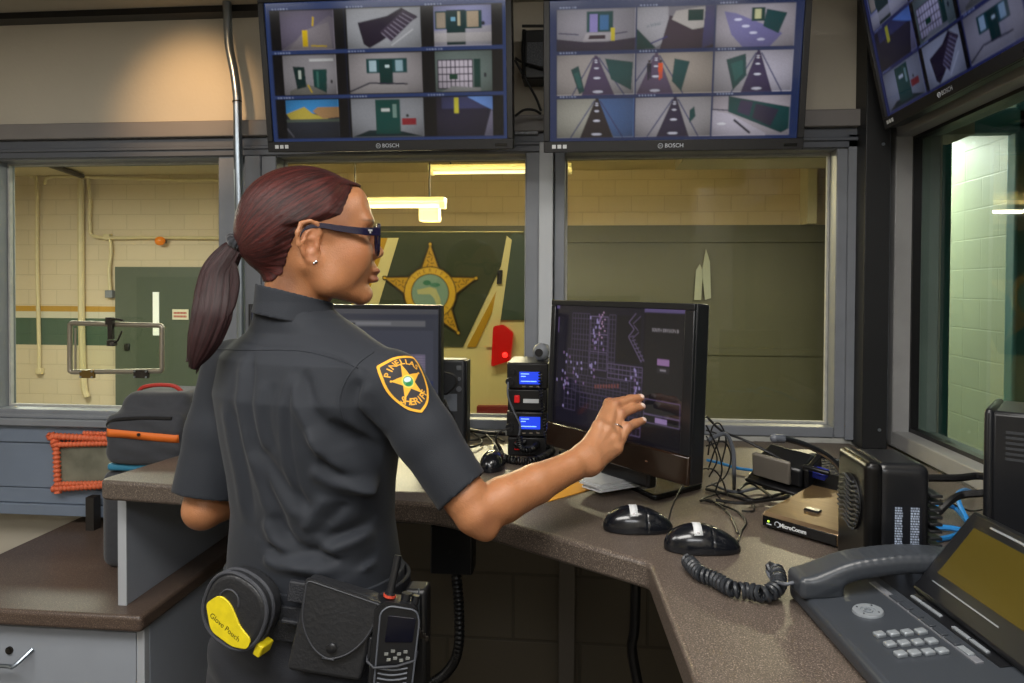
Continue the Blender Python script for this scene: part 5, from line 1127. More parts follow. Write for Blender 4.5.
# face
for s in (-1, 1):
    bf.op(ellip((.108,s*.031,.021), (.013,.019,.012), HM), .012, 's')
    bf.op(ellip((.0875,s*.031,.020), (.0145,.0165,.0125), HM), .003)      # lids over the eye
    bf.op(cone((.098,s*.018,.0185), (.094,s*.044,.0195), .0024, .002, HM), .003)
    bf.op(ellip((.1115,s*.0115,-.0135), (.010,.0075,.0075), HM), .005)
    bf.op(ellip((.116,s*.006,-.021), (.004,.003,.003), HM), .002, 's')
bf.op(cone((.100,0,.034), (.119,0,-.004), .0075, .0085, HM), .012)
bf.op(ellip((.1195,0,-.0085), (.0115,.0105,.0088), HM), .006)
bf.op(ellip((.106,0,-.036), (.012,.020,.013), HM), .010)
bf.op(ellip((.1135,0,-.0405), (.0110,.022,.0066), HM), .004)
bf.op(ellip((.1115,0,-.0545), (.0105,.020,.0072), HM), .005)
bf.op(cone((.126,0,-.0475), (.106,-.025,-.0485), .0016, .0012, HM), .003, 's'); bf.op(cone((.126,0,-.0475), (.106,.025,-.0485), .0016, .0012, HM), .003, 's')
bf.op(ellip((.116,0,-.067), (.006,.016,.0045), HM), .006, 's')
# ears
for s in (-1, 1):
    hel = [(.013,.004,.071),(.0165,.018,.0735),(.012,.031,.0765),(.000,.036,.080),(-.013,.031,.0835),(-.0195,.016,.085),(-.0175,-.002,.083),(-.010,-.016,.079),(-.002,-.027,.075),(.007,-.029,.0725),(.011,-.021,.071),(.012,-.011,.071)]
    H3 = [(a-.002, s*c, b) for a, b, c in hel]
    bf.op(ellip((-.003,s*.074,.004), (.017,.0055,.031), HM), .004)
    chain(bf, H3, [.0032,.0034,.0036,.0038,.0038,.0036,.0034,.0036,.0046,.0052,.0042,.003], .003, HM)
    bf.op(ellip((-.001,s*.081,-.004), (.0085,.006,.011), HM), .003, 's'); bf.op(ellip((-.003,s*.082,.017), (.008,.005,.009), HM), .003, 's')
    chain(bf, [(-.011,s*.0795,-.010),(-.0125,s*.081,.004),(-.007,s*.0795,.016),(.002,s*.077,.024)], [.0022,.0026,.0024,.002], .003, HM)
    bf.op(ellip((.0105,s*.0745,-.004), (.004,.004,.006), HM), .003)
# torso hidden under the shirt, with shoulders
bf.op(loft([(.85,-.445,1.17,.150,.105),(.97,-.447,1.17,.140,.095),(1.08,-.45,1.17,.122,.085),(1.2,-.456,1.17,.140,.092),(1.30,-.46,1.17,.150,.095),(1.36,-.462,1.175,.125,.075),(1.405,-.463,1.178,.06,.055)], TA, 2.1), .02)
chain(bf, [tp_(.06,0,1.345), shR, shR.lerp(elR,.5), elR.lerp(shR,.12), elR], [.034,.040,.036,.034,.032], .008)
# forearm: fuller below the elbow, flat at the wrist
chain(bf, [elR, elR.lerp(wrR,.22), elR.lerp(wrR,.5), elR.lerp(wrR,.82), wrR], [.0335,.0350,.0315,.0245,.0215], .006)
bf.op(ellip(tuple(at(487,531,Y=1.07)), (.014,.014,.014)), .02)
chain(bf, [tp_(-.06,0,1.345), shL, shL.lerp(elL,.5), elL, elL.lerp(wrL,.3), wrL], [.034,.044,.040,.034,.036,.023], .008)
def hand(mx, joints, wr, rad, palm, k=.006):
    for c, r in palm: bf.op(ellip(c, r, mx), .012)
# right hand: frame along the hand
tipc = at(641,401,Y=1.345); hd = (tipc-wrR).normalized(); hu = Vector((.55,-.35,-.75)); hu = (hu-hd*hu.dot(hd)).normalized(); hn = hd.cross(hu)
if hn.y > 0: hn = -hn
PMx = Matrix((hd, hu, hn)).transposed().to_4x4(); PMx.translation = wrR
bf.op(cone((-.01,-.010,0), (-.01,.010,0), .0185, .0175, PMx), .014)
for a, b, ra, rb in (((.004,-.013,.0),(.058,-.022,.001),.0135,.0118),((.004,-.005,.002),(.062,-.008,.003),.0150,.0125),((.004,.005,.0),(.059,.009,.001),.0145,.0120),((.004,.012,-.002),(.051,.021,-.003),.0130,.0110)):
    bf.op(cone(a, b, ra, rb, PMx), .014)
bf.op(cone((.008,.012,-.006), (.044,.017,-.008), .012, .012, PMx), .010)
kn = [PMx @ Vector(q) for q in ((.062,-.024,.003),(.067,-.0085,.005),(.064,.0095,.003),(.056,.023,-.001))]
fingers = [[kn[0], at(609,404,Y=1.335), at(624,401,Y=1.36), at(633,402.5,Y=1.375)],
           [kn[1], at(614,405.5,Y=1.318), at(630,399.5,Y=1.343), at(641,397.5,Y=1.354)],
           [kn[2], at(620,414.5,Y=1.306), at(632.5,408.5,Y=1.331), at(642,406.5,Y=1.345)],
           [kn[3], at(626,428,Y=1.286), at(635.5,423.5,Y=1.311), at(643,420.5,Y=1.328)]]
fr_r = [(.0108,.0100,.0088,.0070),(.0112,.0100,.0088,.0070),(.0106,.0096,.0084,.0068),(.0104,.0094,.0082,.0068)]
for P3, rr in zip(fingers, fr_r): chain(bf, P3, rr, .0035)
for k3, P3 in zip(kn, fingers): bf.op(ellip(tuple(k3+hn*.003), (.0100,)*3), .008)
chain(bf, [PMx @ Vector((.016,-.002,-.010)), PMx @ Vector((.038,-.006,-.032)), PMx @ Vector((.062,-.006,-.048)), PMx @ Vector((.082,-.004,-.056))], [.0145,.0125,.0105,.0075], .010)
# tendons on the back of the hand
for i, q in enumerate(kn): bf.op(cone(PMx @ Vector((.02,-.008+.006*i,.013)), q+hn*.0075, .002, .003), .006)
for P3 in fingers: bf.op(ellip(tuple(P3[1]+hn*.0015), (.0094,)*3), .006)
# left hand resting on the counter
LH = [(-.565,1.43,1.092),(-.548,1.50,1.080)]
lm_ = Matrix.Translation(wrL) @ Euler((0,0,math.radians(75))).to_matrix().to_4x4()
for j, (y0, y1) in enumerate(((-.014,-.028),(-.005,-.010),(.005,.010),(.013,.027))):
    bf.op(cone((.005,y0,-.002), (.075,y1,-.012), .014, .011, lm_), .012)
    L4 = (.034,.040,.037,.029)[j]; chain(bf, [(.078,y1,-.014),(.078+L4,y1*1.12,-.016),(.078+L4*1.6,y1*1.18,-.026),(.078+L4*2.0,y1*1.2,-.033)], [.0095,.0088,.008,.0068], .004, lm_)
chain(bf, [(.018,-.020,-.006),(.046,-.044,-.016),(.072,-.054,-.024),(.09,-.056,-.030)], [.014,.012,.010,.0075], .010, lm_)
body = bf.mesh(); V = body.np
# skin colouring: lips, brows, knuckles, nails
inv = np.array(HM.inverted()); L_ = V @ inv[:3,:3].T+inv[:3,3]
skin = np.array(s2l((168,114,77))); col = np.tile(skin, (len(V),1)).astype(np.float32)
def tint(mask, c, a): 
    global col
    col = col*(1-(mask*a)[:,None])+np.array(s2l(c))*(mask*a)[:,None]
g3 = lambda c, r, M=L_: np.exp(-(((M[:,0]-c[0])/r[0])**2+((M[:,1]-c[1])/r[1])**2+((M[:,2]-c[2])/r[2])**2)**2)
tint(g3((.120,0,-.041),(.014,.025,.0058)), (112,60,54), .9); tint(g3((.116,0,-.0545),(.014,.023,.0068)), (132,74,66), .9)
for s in (-1,1):
    tint(g3((.098,s*.034,.0425),(.022,.024,.0036)), (40,26,20), .85)
    tint(g3((.070,s*.050,-.015),(.03,.03,.025)), (168,104,70), .4)
    tint(g3((.0,s*.080,.0),(.02,.02,.03)), (172,108,76), .35)
    tint(g3((.040,s*.066,.045),(.030,.02,.035)), (96,58,44), .45)        # fine hairs at the temple
    tint(g3((-.040,s*.045,-.060),(.022,.04,.030)), (84,54,42), .6)
handm = 1/(1+np.exp((np.linalg.norm(V-np.array(PMx @ Vector((.085,0,0))), axis=1)-.105)/.012))
tint(handm*.9, (182,132,97), .5)
for P3 in fingers:
    d = np.linalg.norm(V-np.array(P3[1]+hn*.009), axis=1); tint(np.exp(-(d/.007)**2), (150,92,70), .5)
    T_ = (P3[3]-P3[2]).normalized(); nc = P3[3]+T_*.001+hn*.0055+Vector((0,0,.0015)); d = np.linalg.norm(V-np.array(nc), axis=1); tint((d < .0062)*1., (228,206,196), .9)
d = np.linalg.norm(V-np.array(at(489,522,Y=1.045)), axis=1); tint(np.exp(-(d/.016)**2), (120,72,50), .5)
nz = np.sin(V[:,0]*90+V[:,2]*70)*np.sin(V[:,1]*110+V[:,2]*50); col *= (1+.035*nz)[:,None]
body.cols = col
m_skin = mat('skin', (158,106,72), .42, attr='picture', var=.05, vscale=70, bump=.35, bscale=420)
b = m_skin.node_tree.nodes['Principled BSDF']; b.inputs['Subsurface Weight'].default_value = .12; b.inputs['Subsurface Radius'].default_value = (.012,.005,.003); b.inputs['Specular IOR Level'].default_value = .5
_u = L_[:,2]; _g2 = L_[:,0]-np.interp(_u, us, Hs); tint(np.exp(-np.clip(_g2,0,1)**2/.00006)*(_u > -.07)*(_u < .11), (62,36,30), .85)
off = thing('person', 'person in dark uniform shirt with ponytail and glasses touching the monitor', 'person', (-.4615,1.17,0))
bo = obj('body', body, m_skin, off, world=True, ang=180)
# ---- eyes
m_eye = mat('eye white', (214,206,196), .15); m_iris = mat('iris', (44,26,18), .1)
for s in (-1,1):
    e = obj('eye', MB().ball((.0905,s*.031,.0195), .0118, 16, HM), m_eye, off, world=True); obj('iris', MB().ball((.0985,s*.0315,.0195), (.0042,.0055,.0055), 12, HM), m_iris, e, world=True)
# ---- hair
def flow_from(V, M, tie, axis):
    inv = np.array(M.inverted()); L = V @ inv[:3,:3].T+inv[:3,3]; t = np.array(tie); ax = np.array(axis)/np.linalg.norm(axis); d = L-t
    e1 = np.cross(ax, [0,1,0]); e1 /= np.linalg.norm(e1); e2 = np.cross(ax, e1); a, b = d @ e1, d @ e2; r = np.sqrt(a*a+b*b)+1e-5
    return np.stack([a/r*6, b/r*6, np.linalg.norm(d, axis=1)*6.0], 1)
hfld = Field(tuple(HO-Vector((.17,.16,.12))), tuple(HO+Vector((.15,.16,.15))), .0024)
headfield(hfld); hfld.F -= .0045
hbase = hfld.F+.0040
hfld.op(ellip((-.006,0,.043), (.100,.0805,.0865), HM), .02)
hfld.op(ellip((-.070,0,.010), (.036,.045,.045), HM), .03)
def hairline(X_, Y_, Z_):
    f_ = (X_-HO.x)*hf.x+(Y_-HO.y)*hf.y; l_ = (X_-HO.x)*hl.x+(Y_-HO.y)*hl.y; u_ = Z_-HO.z
    Hm = np.interp(u_, us, Hs); wv = .0007*np.sin(u_*420+l_*300)
    low = (.010-np.abs(l_))*0
    mid = np.clip(1-(np.abs(l_)/.05)**2, 0, 1)*np.clip((u_-.06)/.03, 0, 1)*.006
    return (f_-Hm-mid+wv)*.7
_, (_X, _Y, _Z) = hfld._sl(hfld.lo, hfld.lo+hfld.h*hfld.n, 0)
_g = hairline(_X, _Y, _Z); _w = np.clip(-_g/.022, 0, 1); _w = _w*_w*(3-2*_w)
hfld.F = ((hbase-.0012)*(1-_w)+hfld.F*_w).astype(np.float32)
hfld.cut(hairline)
def strand(X_, Y_, Z_):
    f_ = (X_-HO.x)*hf.x+(Y_-HO.y)*hf.y+.094; l_ = (X_-HO.x)*hl.x+(Y_-HO.y)*hl.y; u_ = Z_-HO.z+.004
    a = f_*(-.6)+u_*.8; an = np.arctan2(a, -l_); return .0003*np.sin(an*46)+.0003*np.sin(an*83+1.3)
hfld.op((HO-Vector((.2,)*3), HO+Vector((.2,)*3), strand), .001, 'a')
hair = hfld.mesh(); hair.uv = flow_from(hair.np, HM, (-.098,0,-.004), (.8,0,.6))
def hair_mat(name, lo, hi, sc=22.0):
    m, nt, b = newmat(name); L = nt.links; a = N(nt, 'ShaderNodeAttribute', attribute_name='flow')
    n = N(nt, 'ShaderNodeTexNoise', Scale=sc, Detail=4.0, Roughness=.65); L.new(a.outputs['Vector'], n.inputs['Vector'])
    n2 = N(nt, 'ShaderNodeTexNoise', Scale=sc*.16, Detail=2.0); L.new(a.outputs['Vector'], n2.inputs['Vector'])
    ad = N(nt, 'ShaderNodeMath', operation='ADD'); L.new(n.outputs[0], ad.inputs[0]); L.new(n2.outputs[0], ad.inputs[1])
    r = N(nt, 'ShaderNodeValToRGB'); e = r.color_ramp.elements; e[0].position = .40; e[0].color = c4(lo); e[1].position = .68; e[1].color = c4(hi)
    hf_ = N(nt, 'ShaderNodeMath', operation='MULTIPLY'); L.new(ad.outputs[0], hf_.inputs[0]); hf_.inputs[1].default_value = .5
    L.new(hf_.outputs[0], r.inputs[0]); L.new(r.outputs[0], b.inputs['Base Color'])
    b.inputs['Roughness'].default_value = .40; b.inputs['Specular IOR Level'].default_value = .32
    bp = N(nt, 'ShaderNodeBump', Strength=.7, Distance=.0012); L.new(n.outputs[0], bp.inputs['Height']); L.new(bp.outputs[0], b.inputs['Normal']); return m
m_hair = hair_mat('reddish brown hair', (28,15,16), (98,44,40))
ho = obj('hair', hair, m_hair, off, world=True, ang=180)
# ponytail as a grooved loft
tie = HM @ Vector((-.094,0,-.004))
Yp = [tie.y-.004, tie.y-.012, tie.y-.016, tie.y-.02, tie.y-.03, tie.y-.035, tie.y-.036]
cp = [((237,247),11),((229,255),13.5),((218,272),17),((214.5,292),20),((211,316),20.5),((204,338),17.5),((197,356),11),((193,369),3)]
Yp = [tie.y, tie.y-.005, tie.y-.01, tie.y-.016, tie.y-.028, tie.y-.034, tie.y-.036, tie.y-.036]
ctr = catmull([at(*p, Y=y) for (p, w_), y in zip(cp, Yp)], 9); wid = []
for i in range(len(cp)-1):
    for k in range(9): wid.append((cp[i][1]+(cp[i+1][1]-cp[i][1])*k/9)*1.12/FPX)
wid.append(3*1.12/FPX)
def hairloft(ctr, wid, flat=.62, seg=90, seed=1):
    r_ = np.random.default_rng(seed); ph_ = r_.random(6)*6.28; mb = MB(); uv = []; n = len(ctr)
    for i, p in enumerate(ctr):
        t = (ctr[min(i+1,n-1)]-ctr[max(i-1,0)]).normalized(); a = Vector((1,0,0)); a = (a-t*a.dot(t)).normalized(); b = t.cross(a); T_ = i/(n-1)
        for k in range(seg):
            an = 2*PI*k/seg; tw = .5*T_
            g_ = 1+.03*math.sin(9*an+ph_[0]+2*tw)+.02*math.sin(17*an+ph_[1]-3*tw)+.012*math.sin(31*an+ph_[2])+.05*T_*math.sin(5*an+ph_[3]+4*T_)
            mb.v.append(tuple(p+(a*math.cos(an)+b*math.sin(an)*flat)*wid[i]*g_)); uv.append((math.cos(an)*6, math.sin(an)*6, T_*1.2))
    mb.f = [(i*seg+k, i*seg+(k+1)%seg, (i+1)*seg+(k+1)%seg, (i+1)*seg+k) for i in range(n-1) for k in range(seg)]+[tuple(range(seg))[::-1], tuple((n-1)*seg+k for k in range(seg))]
    mb.uv = uv; return mb
m_tail = hair_mat('dark ponytail hair', (18,11,13), (66,34,36), 20.0)
pt = obj('ponytail', hairloft(ctr, wid), m_tail, off, world=True, ang=180)
loose = [((231,262),(232,285),(230,305),(223,322),(214,340),(207,352)),((222,262),(206,290),(198,318),(193,345),(189,368)),((226,268),(222,300),(216,330),(204,352),(196,374)),((232,258),(236,280),(233,300),(229,312),(222,326)),((210,280),(200,310),(195,335),(190,356),(186,362))]
for i, q in enumerate(loose):
    c_ = catmull([at(x, y, Y=tie.y-.012-.005*j) for j, (x, y) in enumerate(q)], 8); n_ = len(c_)
    obj('hair_lock', hairloft(c_, [.0062*(math.sin(PI*min(1,.15+.85*k/(n_-1)))**.6)+.0004 for k in range(n_)], .6, 20, i+4), m_tail, pt, world=True, ang=180)
# scrunchie
m_scr_ = mat('black stretchy cloth', (22,24,32), .8, var=.2, vscale=120, bump=.8, bscale=250, sheen=.3)
tc_ = at(237.5,245,Y=tie.y-.002); tdir = (ctr[9]-ctr[0]).normalized(); sm_ = tdir.to_track_quat('Z','Y').to_matrix().to_4x4(); sm_.translation = tc_
m = MB(); pts = [(.0125*math.cos(a), .0145*math.sin(a), .002*math.sin(3*a)) for a in [2*PI*k/48 for k in range(49)]]
m.tube(pts, [.0075+.0010*math.sin(k*1.9)+.0007*math.sin(k*3.1) for k in range(49)], 12, sm_, cap=False); obj('hair_tie', m, m_scr_, off, world=True, ang=180, label='black cloth hair tie')
# earring
m_silver = mat('bright silver', (206,206,210), .15, metal=1)
obj('earring', MB().ball((.0075,-.0775,-.0285), .0032, 12, HM).ball((.0045,-.079,-.031), .002, 10, HM), m_silver, off, world=True)
# glasses
m_gl = mat('navy translucent glasses frame', (26,24,48), .12, coat=.5); m_lens = glass_mat('clear lens', (226,224,236))
gs = []
m = MB()
for s in (-1,1):
    tm_ = catmull([(.112,s*.066,.0235),(.085,s*.0715,.0225),(.045,s*.0755,.0255),(.015,s*.0775,.029),(-.008,s*.0785,.024),(-.018,s*.0765,.008)], 8)
    n_ = len(tm_)
    v = []
    for i, p in enumerate(tm_):
        h_ = .0068*(1-i/n_)+.0024; 
        for (dl, du) in ((-.0015,-h_/1.3),(.0015,-h_/1.3),(.0015,h_/1.3),(-.0015,h_/1.3)): v.append((p[0], p[1]+dl, p[2]+du))
    mm = MB(); mm.add(v, [(i*4+k, i*4+(k+1)%4, (i+1)*4+(k+1)%4, (i+1)*4+k) for i in range(n_-1) for k in range(4)]+[(3,2,1,0), tuple(n_*4-4+k for k in range(4))], HM)
    tmp = obj('glasses_temple', mm, m_gl, off, world=True, bevel=.0006); gs.append(tmp)
    rim = rounded([(s*.010,.028),(s*.064,.036),(s*.061,.004),(s*.050,-.014),(s*.020,-.014),(s*.011,.0)], [.006,.006,.010,.012,.012,.008])
    ff = lambda l_, u_: (.1155-.10*max(0, abs(l_)-.012)-.02*(0 if u_ > .0 else -u_), l_, u_)
    loop = [ff(*q) for q in rim]; loop.append(loop[0]); loop.append(loop[1])
    obj('glasses_rim', MB().tube(loop, .0028, 8, HM, cap=False), m_gl, off, world=True)
    obj('glasses_lens', MB().add([ff(*q) for q in rim], [tuple(range(len(rim)))], HM), m_lens, off, world=True, smooth=False)
obj('glasses_bridge', MB().tube([(.1155,-.011,.020),(.1175,0,.023),(.1155,.011,.020)], .0026, 8, HM), m_gl, off, world=True)
obj('hinge_mark', MB().cbox((.094,-.0735,.0245), (.007,.0014,.003), HM).cbox((.094,-.0735,.0215), (.0025,.0014,.004), HM), m_silver, off, world=True)
# ring
r0 = fingers[2][0].lerp(fingers[2][1], .42); rd = (fingers[2][1]-fingers[2][0]).normalized(); rm_ = rd.to_track_quat('Z','Y').to_matrix().to_4x4(); rm_.translation = r0
obj('finger_ring', MB().tube([(.0112*math.cos(2*PI*k/32), .0112*math.sin(2*PI*k/32), 0) for k in range(33)], .0014, 8, rm_, cap=False), m_silver, off, world=True)
# ---- shirt
sf = Field((-.78,.97,.955), (-.12,1.40,1.47), .003)
sf.op(loft([(.965,-.447,1.17,.150,.112),(.985,-.447,1.17,.154,.116),(1.01,-.448,1.17,.153,.114),(1.08,-.450,1.17,.146,.106),(1.14,-.453,1.17,.152,.108),(1.20,-.456,1.17,.164,.112),(1.28,-.460,1.17,.176,.116),(1.34,-.462,1.172,.166,.102),(1.385,-.464,1.176,.106,.074),(1.408,-.474,1.170,.076,.064),(1.422,-.479,1.165,.064,.058)], TA, 2.35), .01)
for sh in (shR, shL): sf.op(cone(tp_(.0,.004,1.375) .lerp(sh, .25)+Vector((0,0,.006)), sh+Vector((0,0,-.002)), .040, .050), .02)
eR = elR-shR; cR = shR+eR*.84; chain(sf, [shR, shR+eR*.4, cR+eR.normalized()*.02], [.053,.048,.044], .012)
eL = elL-shL; cL = shL+eL*.90; chain(sf, [shL, shL+eL*.45, cL+eL.normalized()*.02], [.056,.058,.058], .012)
# open the sleeves: flat cuffs, hollow inside
nR = eR.normalized(); nR2 = (nR+Vector((.10,0,.05))).normalized(); nL = eL.normalized()
def cuts(X_, Y_, Z_):
    dR = (X_-cR.x)*nR2.x+(Y_-cR.y)*nR2.y+(Z_-cR.z)*nR2.z; near = (X_ > -.30)
    dL = (X_-cL.x)*nL.x+(Y_-cL.y)*nL.y+(Z_-cL.z)*nL.z; nearL = (X_ < -.585) & (Z_ < 1.2)
    return np.where(near, dR, np.where(nearL, dL, -1.0))
sf.cut(cuts)
sf.op(cone(cR-nR*.06, cR+nR*.06, .038, .040), .003, 's'); sf.op(cone(cL-nL*.05, cL+nL*.05, .048, .053), .003, 's')
def fold(pts, depth, w, Y=1.06, side=1.8, amp=.9):
    q = [at(x, y, Y=Y) for x, y in pts]; P2 = [((p-Vector((-.4615,1.17,0))).dot(TU), p.z) for p in catmull(q, 5)]
    us_, zs_ = [p[0] for p in P2], [p[1] for p in P2]
    ps = [Vector((-.4615,1.17,0))+TU*u+Vector((0,0,z)) for u, z in P2]
    lo = Vector((min(p.x for p in ps)-.09, 1.0, min(zs_)-4*w)); hi = Vector((max(p.x for p in ps)+.06, 1.19, max(zs_)+4*w))
    def fn(X_, Y_, Z_):
        u = (X_+.4615)*TU.x+(Y_-1.17)*TU.y; v = (X_+.4615)*TV.x+(Y_-1.17)*TV.y; best = np.full(np.broadcast(X_, Y_, Z_).shape, 9., np.float32); sg = np.zeros_like(best); tt = np.zeros_like(best); n = len(P2)-1
        for i in range(n):
            ax, az = P2[i]; dx, dz = P2[i+1][0]-ax, P2[i+1][1]-az; L2 = dx*dx+dz*dz+1e-12
            t = np.clip(((u-ax)*dx+(Z_-az)*dz)/L2, 0, 1); ex = u-ax-dx*t; ez = Z_-az-dz*t; d = np.sqrt(ex*ex+ez*ez); m_ = d < best
            best = np.where(m_, d, best); sg = np.where(m_, np.sign(ex*dz-ez*dx), sg); tt = np.where(m_, (i+t)/n, tt)
        s = best*sg; en = np.clip(np.sin(PI*np.clip(tt, .02, .98))*2.2, 0, 1)
        return depth*en*(np.exp(-(s/w)**2)-amp*np.exp(-((s-side*w)/(w*1.2))**2))*np.clip(-v/.03, 0, 1)
    sf.op((lo, hi, fn), .001, 'a')
fold([(196,346),(240,349),(300,350),(335,358),(366,374)], .0022, .0028, amp=.2)           # yoke seam
fold([(228,352),(239,377),(247,425),(262,470),(280,510),(292,545)], .0065, .010)
fold([(300,360),(299,400),(298,441),(303,480),(309,505)], .0030, .006)
fold([(307,367),(321,399),(338,430),(350,450)], .0060, .009)
fold([(336,415),(352,440),(366,464),(388,490),(404,503)], .0120, .012)
fold([(326,455),(346,470),(372,482),(396,488)], .0065, .010)
fold([(256,444),(274,466),(296,490),(320,512)], .0065, .011)
fold([(268,512),(284,532),(304,546),(330,550)], .0085, .010)
fold([(262,546),(284,553),(316,554),(346,560)], .0090, .009)
fold([(322,540),(350,530),(374,514),(388,498)], .0085, .010)
fold([(350,572),(362,560),(378,566),(390,574)], .0060, .007)
fold([(214,400),(222,440),(232,480),(240,530)], .0050, .012)
fold([(276,380),(272,420),(280,455)], .0035, .010)
fold([(345,500),(330,520),(318,536)], .0050, .009)
fold([(384,440),(372,420),(366,396),(372,376)], .0045, .009, Y=1.08)
shirt = sf.mesh()
m_shirt = mat('black uniform twill', (24,29,38), .78, var=.06, vscale=14, bump=.25, bscale=700, sheen=.06)
so_ = obj('shirt', shirt, m_shirt, off, world=True, ang=180)
bvh = BVHTree.FromPolygons([Vector(p) for p in shirt.v], shirt.f)
# sleeve and centre seams drawn as thin raised lines
def seam(pts, Y0, r=.0011, name='seam'):
    out = []
    for p in catmull([at(x, y, Y=Y0) for x, y in pts], 8):
        d = (p-CAM).normalized(); hit = bvh.ray_cast(CAM, d)
        if hit[0]: out.append(hit[0]+hit[1]*.0003)
    if len(out) > 3: obj(name, MB().tube(out, r, 6), m_shirt, so_, world=True, ang=180)
seam([(374,352),(358,364),(344,384),(340,404),(345,425)], 1.06)
seam([(200,349),(240,350),(300,351),(335,359),(358,368)], 1.06)
seam([(442,520),(452,505),(465,490),(473,478)], 1.05, .0009)
# collar
cf = Field((-.56,1.08,1.38), (-.36,1.28,1.475), .0024); ccx, ccy = -.480, 1.163
cf.op(loft([(1.385,ccx,ccy,.076,.072),(1.41,ccx,ccy,.069,.067),(1.435,ccx,ccy,.063,.063),(1.475,ccx,ccy,.060,.062)], HA, 2.0), .001)
cf.op(loft([(1.33,ccx,ccy,.060,.060),(1.50,ccx,ccy,.0565,.0585)], HA, 2.0), .001, 's')
cf.cut(lambda X_, Y_, Z_: (Z_-(1.449-.26*((X_-ccx)*hf.x+(Y_-ccy)*hf.y))))
cf.cut(lambda X_, Y_, Z_: ((1.402-.22*((X_-ccx)*hf.x+(Y_-ccy)*hf.y))-Z_))
cfm = lambda X_, Y_, Z_: (((X_-ccx)*hf.x+(Y_-ccy)*hf.y)-.058)
obj('collar', cf.mesh(), m_shirt, so_, world=True, ang=180)
# shoulder patch, wrapped onto the sleeve
c = Canvas(150,180,(38,36,40)); Yl = (232,170,46)
sh = rounded([(.06,.05),(.5,.0),(.94,.05),(.95,.55),(.72,.88),(.5,.99),(.28,.88),(.05,.55)], [.04,.12,.04,.2,.12,.03,.12,.2])
sh2 = [(.5+(x-.5)*.88,.5+(y-.5)*.90) for x, y in sh]; c.poly([(0,0),(1,0),(1,1),(0,1)], (1,2,3)); c.poly(sh, Yl); c.poly(sh2, (40,38,42))
c.star(.5,.46,.30,.12,Yl,asp=1.05); 
for k in range(5): c.ell(.5+math.sin(k*2*PI/5)*.305,.46-math.cos(k*2*PI/5)*.29,.02,.017,Yl)
c.ell(.5,.46,.125,.105,(236,206,80)); c.ell(.5,.46,.10,.085,(70,150,100)); c.ell(.5,.43,.07,.04,(200,220,225)); c.ell(.49,.50,.06,.03,(20,120,60))
for i, ch in enumerate('PINELLAS'): a = (i-3.5)*.27; c.text(ch, .5+.37*math.sin(a), .46-.33*math.cos(a), 25, Yl, a, .02)
for i, ch in enumerate('SHERIFF'): a = (i-3)*.25; c.text(ch, .5+.33*math.sin(a), .46+.33*math.cos(a), 27, Yl, -a, .02)
pcn = at(409,384,Y=1.05); 
hit = bvh.ray_cast(CAM, (pcn-CAM).normalized()); pc, pn = hit[0], hit[1]
arm = (elR-shR).normalized(); pass
dn = (arm-pn*arm.dot(pn)).normalized(); rt = dn.cross(pn); rt = -rt if rt.x < 0 else rt
PW, PH = .086, .098
s0_ = (pc-shR).dot(arm); rad0 = (pc-shR-arm*s0_).normalized(); RR = (pc-shR-arm*s0_).length; sid = arm.cross(rad0); sid = -sid if sid.x < 0 and abs(sid.x) > .01 else sid
if proj(pc+sid*.01)[0] < proj(pc)[0]: sid = -sid
PR = math.radians(-10)
def pfn(x, z):
    x, z = x*math.cos(PR)-z*math.sin(PR), x*math.sin(PR)+z*math.cos(PR)
    a_ = x/.056; dr = rad0*math.cos(a_)+sid*math.sin(a_); o_ = shR+arm*(s0_-z); h = bvh.ray_cast(o_+dr*.15, -dr, .15)
    q = h[0] if h[0] else o_+dr*RR
    return tuple(q+dr*.0012)
pm_ = c.mesh(PW, PH, pfn); a3 = c.a.reshape(-1,3); bad = np.abs(a3-np.array(s2l((1,2,3)))).sum(1) < .0006
pm_.f = [f for f in pm_.f if not any(bad[i] for i in f)]
m_patch = mat('embroidered patch', (255,255,255), .7, attr='picture', bump=.4, bscale=900)
obj('shoulder_patch', pm_, m_patch, so_, world=True, ang=180, label='black and gold shield patch with star').modifiers.new('s','SOLIDIFY').thickness = .0008
# ---- trousers, belt, boots
tf = Field((-.72,.98,.03), (-.20,1.40,.985), .0055)
tf.op(loft([(.76,-.453,1.175,.190,.132),(.83,-.452,1.172,.192,.136),(.88,-.447,1.17,.176,.130),(.93,-.446,1.17,.158,.120),(.975,-.447,1.17,.150,.112)], TA, 2.3), .03)
for s in (-1,1):
    hp = tp_(s*.085,.0,.80,(-.447,1.175)); kn_ = tp_(s*.10,.01,.46,(-.447,1.175)); an_ = tp_(s*.115,-.005,.05,(-.447,1.175)); chain(tf, [hp, kn_, an_], [.088,.066,.056], .03)
for (pp0, dep) in ((((215,640),(260,650),(300,645)),.006),(((212,660),(250,668),(300,664)),.005)):
    pass
tf.op(((-.7,1.0,.60), (-.2,1.18,.93), lambda X_, Y_, Z_: .0035*np.sin(Z_*95+X_*22)*np.exp(-((Z_-.86)/.07)**2)+0*Y_), .001, 'a')
m_tr = mat('dark uniform trouser cloth', (23,26,34), .8, var=.06, vscale=14, bump=.25, bscale=600, sheen=.05)
obj('trousers', tf.mesh(), m_tr, off, world=True, ang=180)
m_boot = mat('black boot leather', (18,18,20), .35)
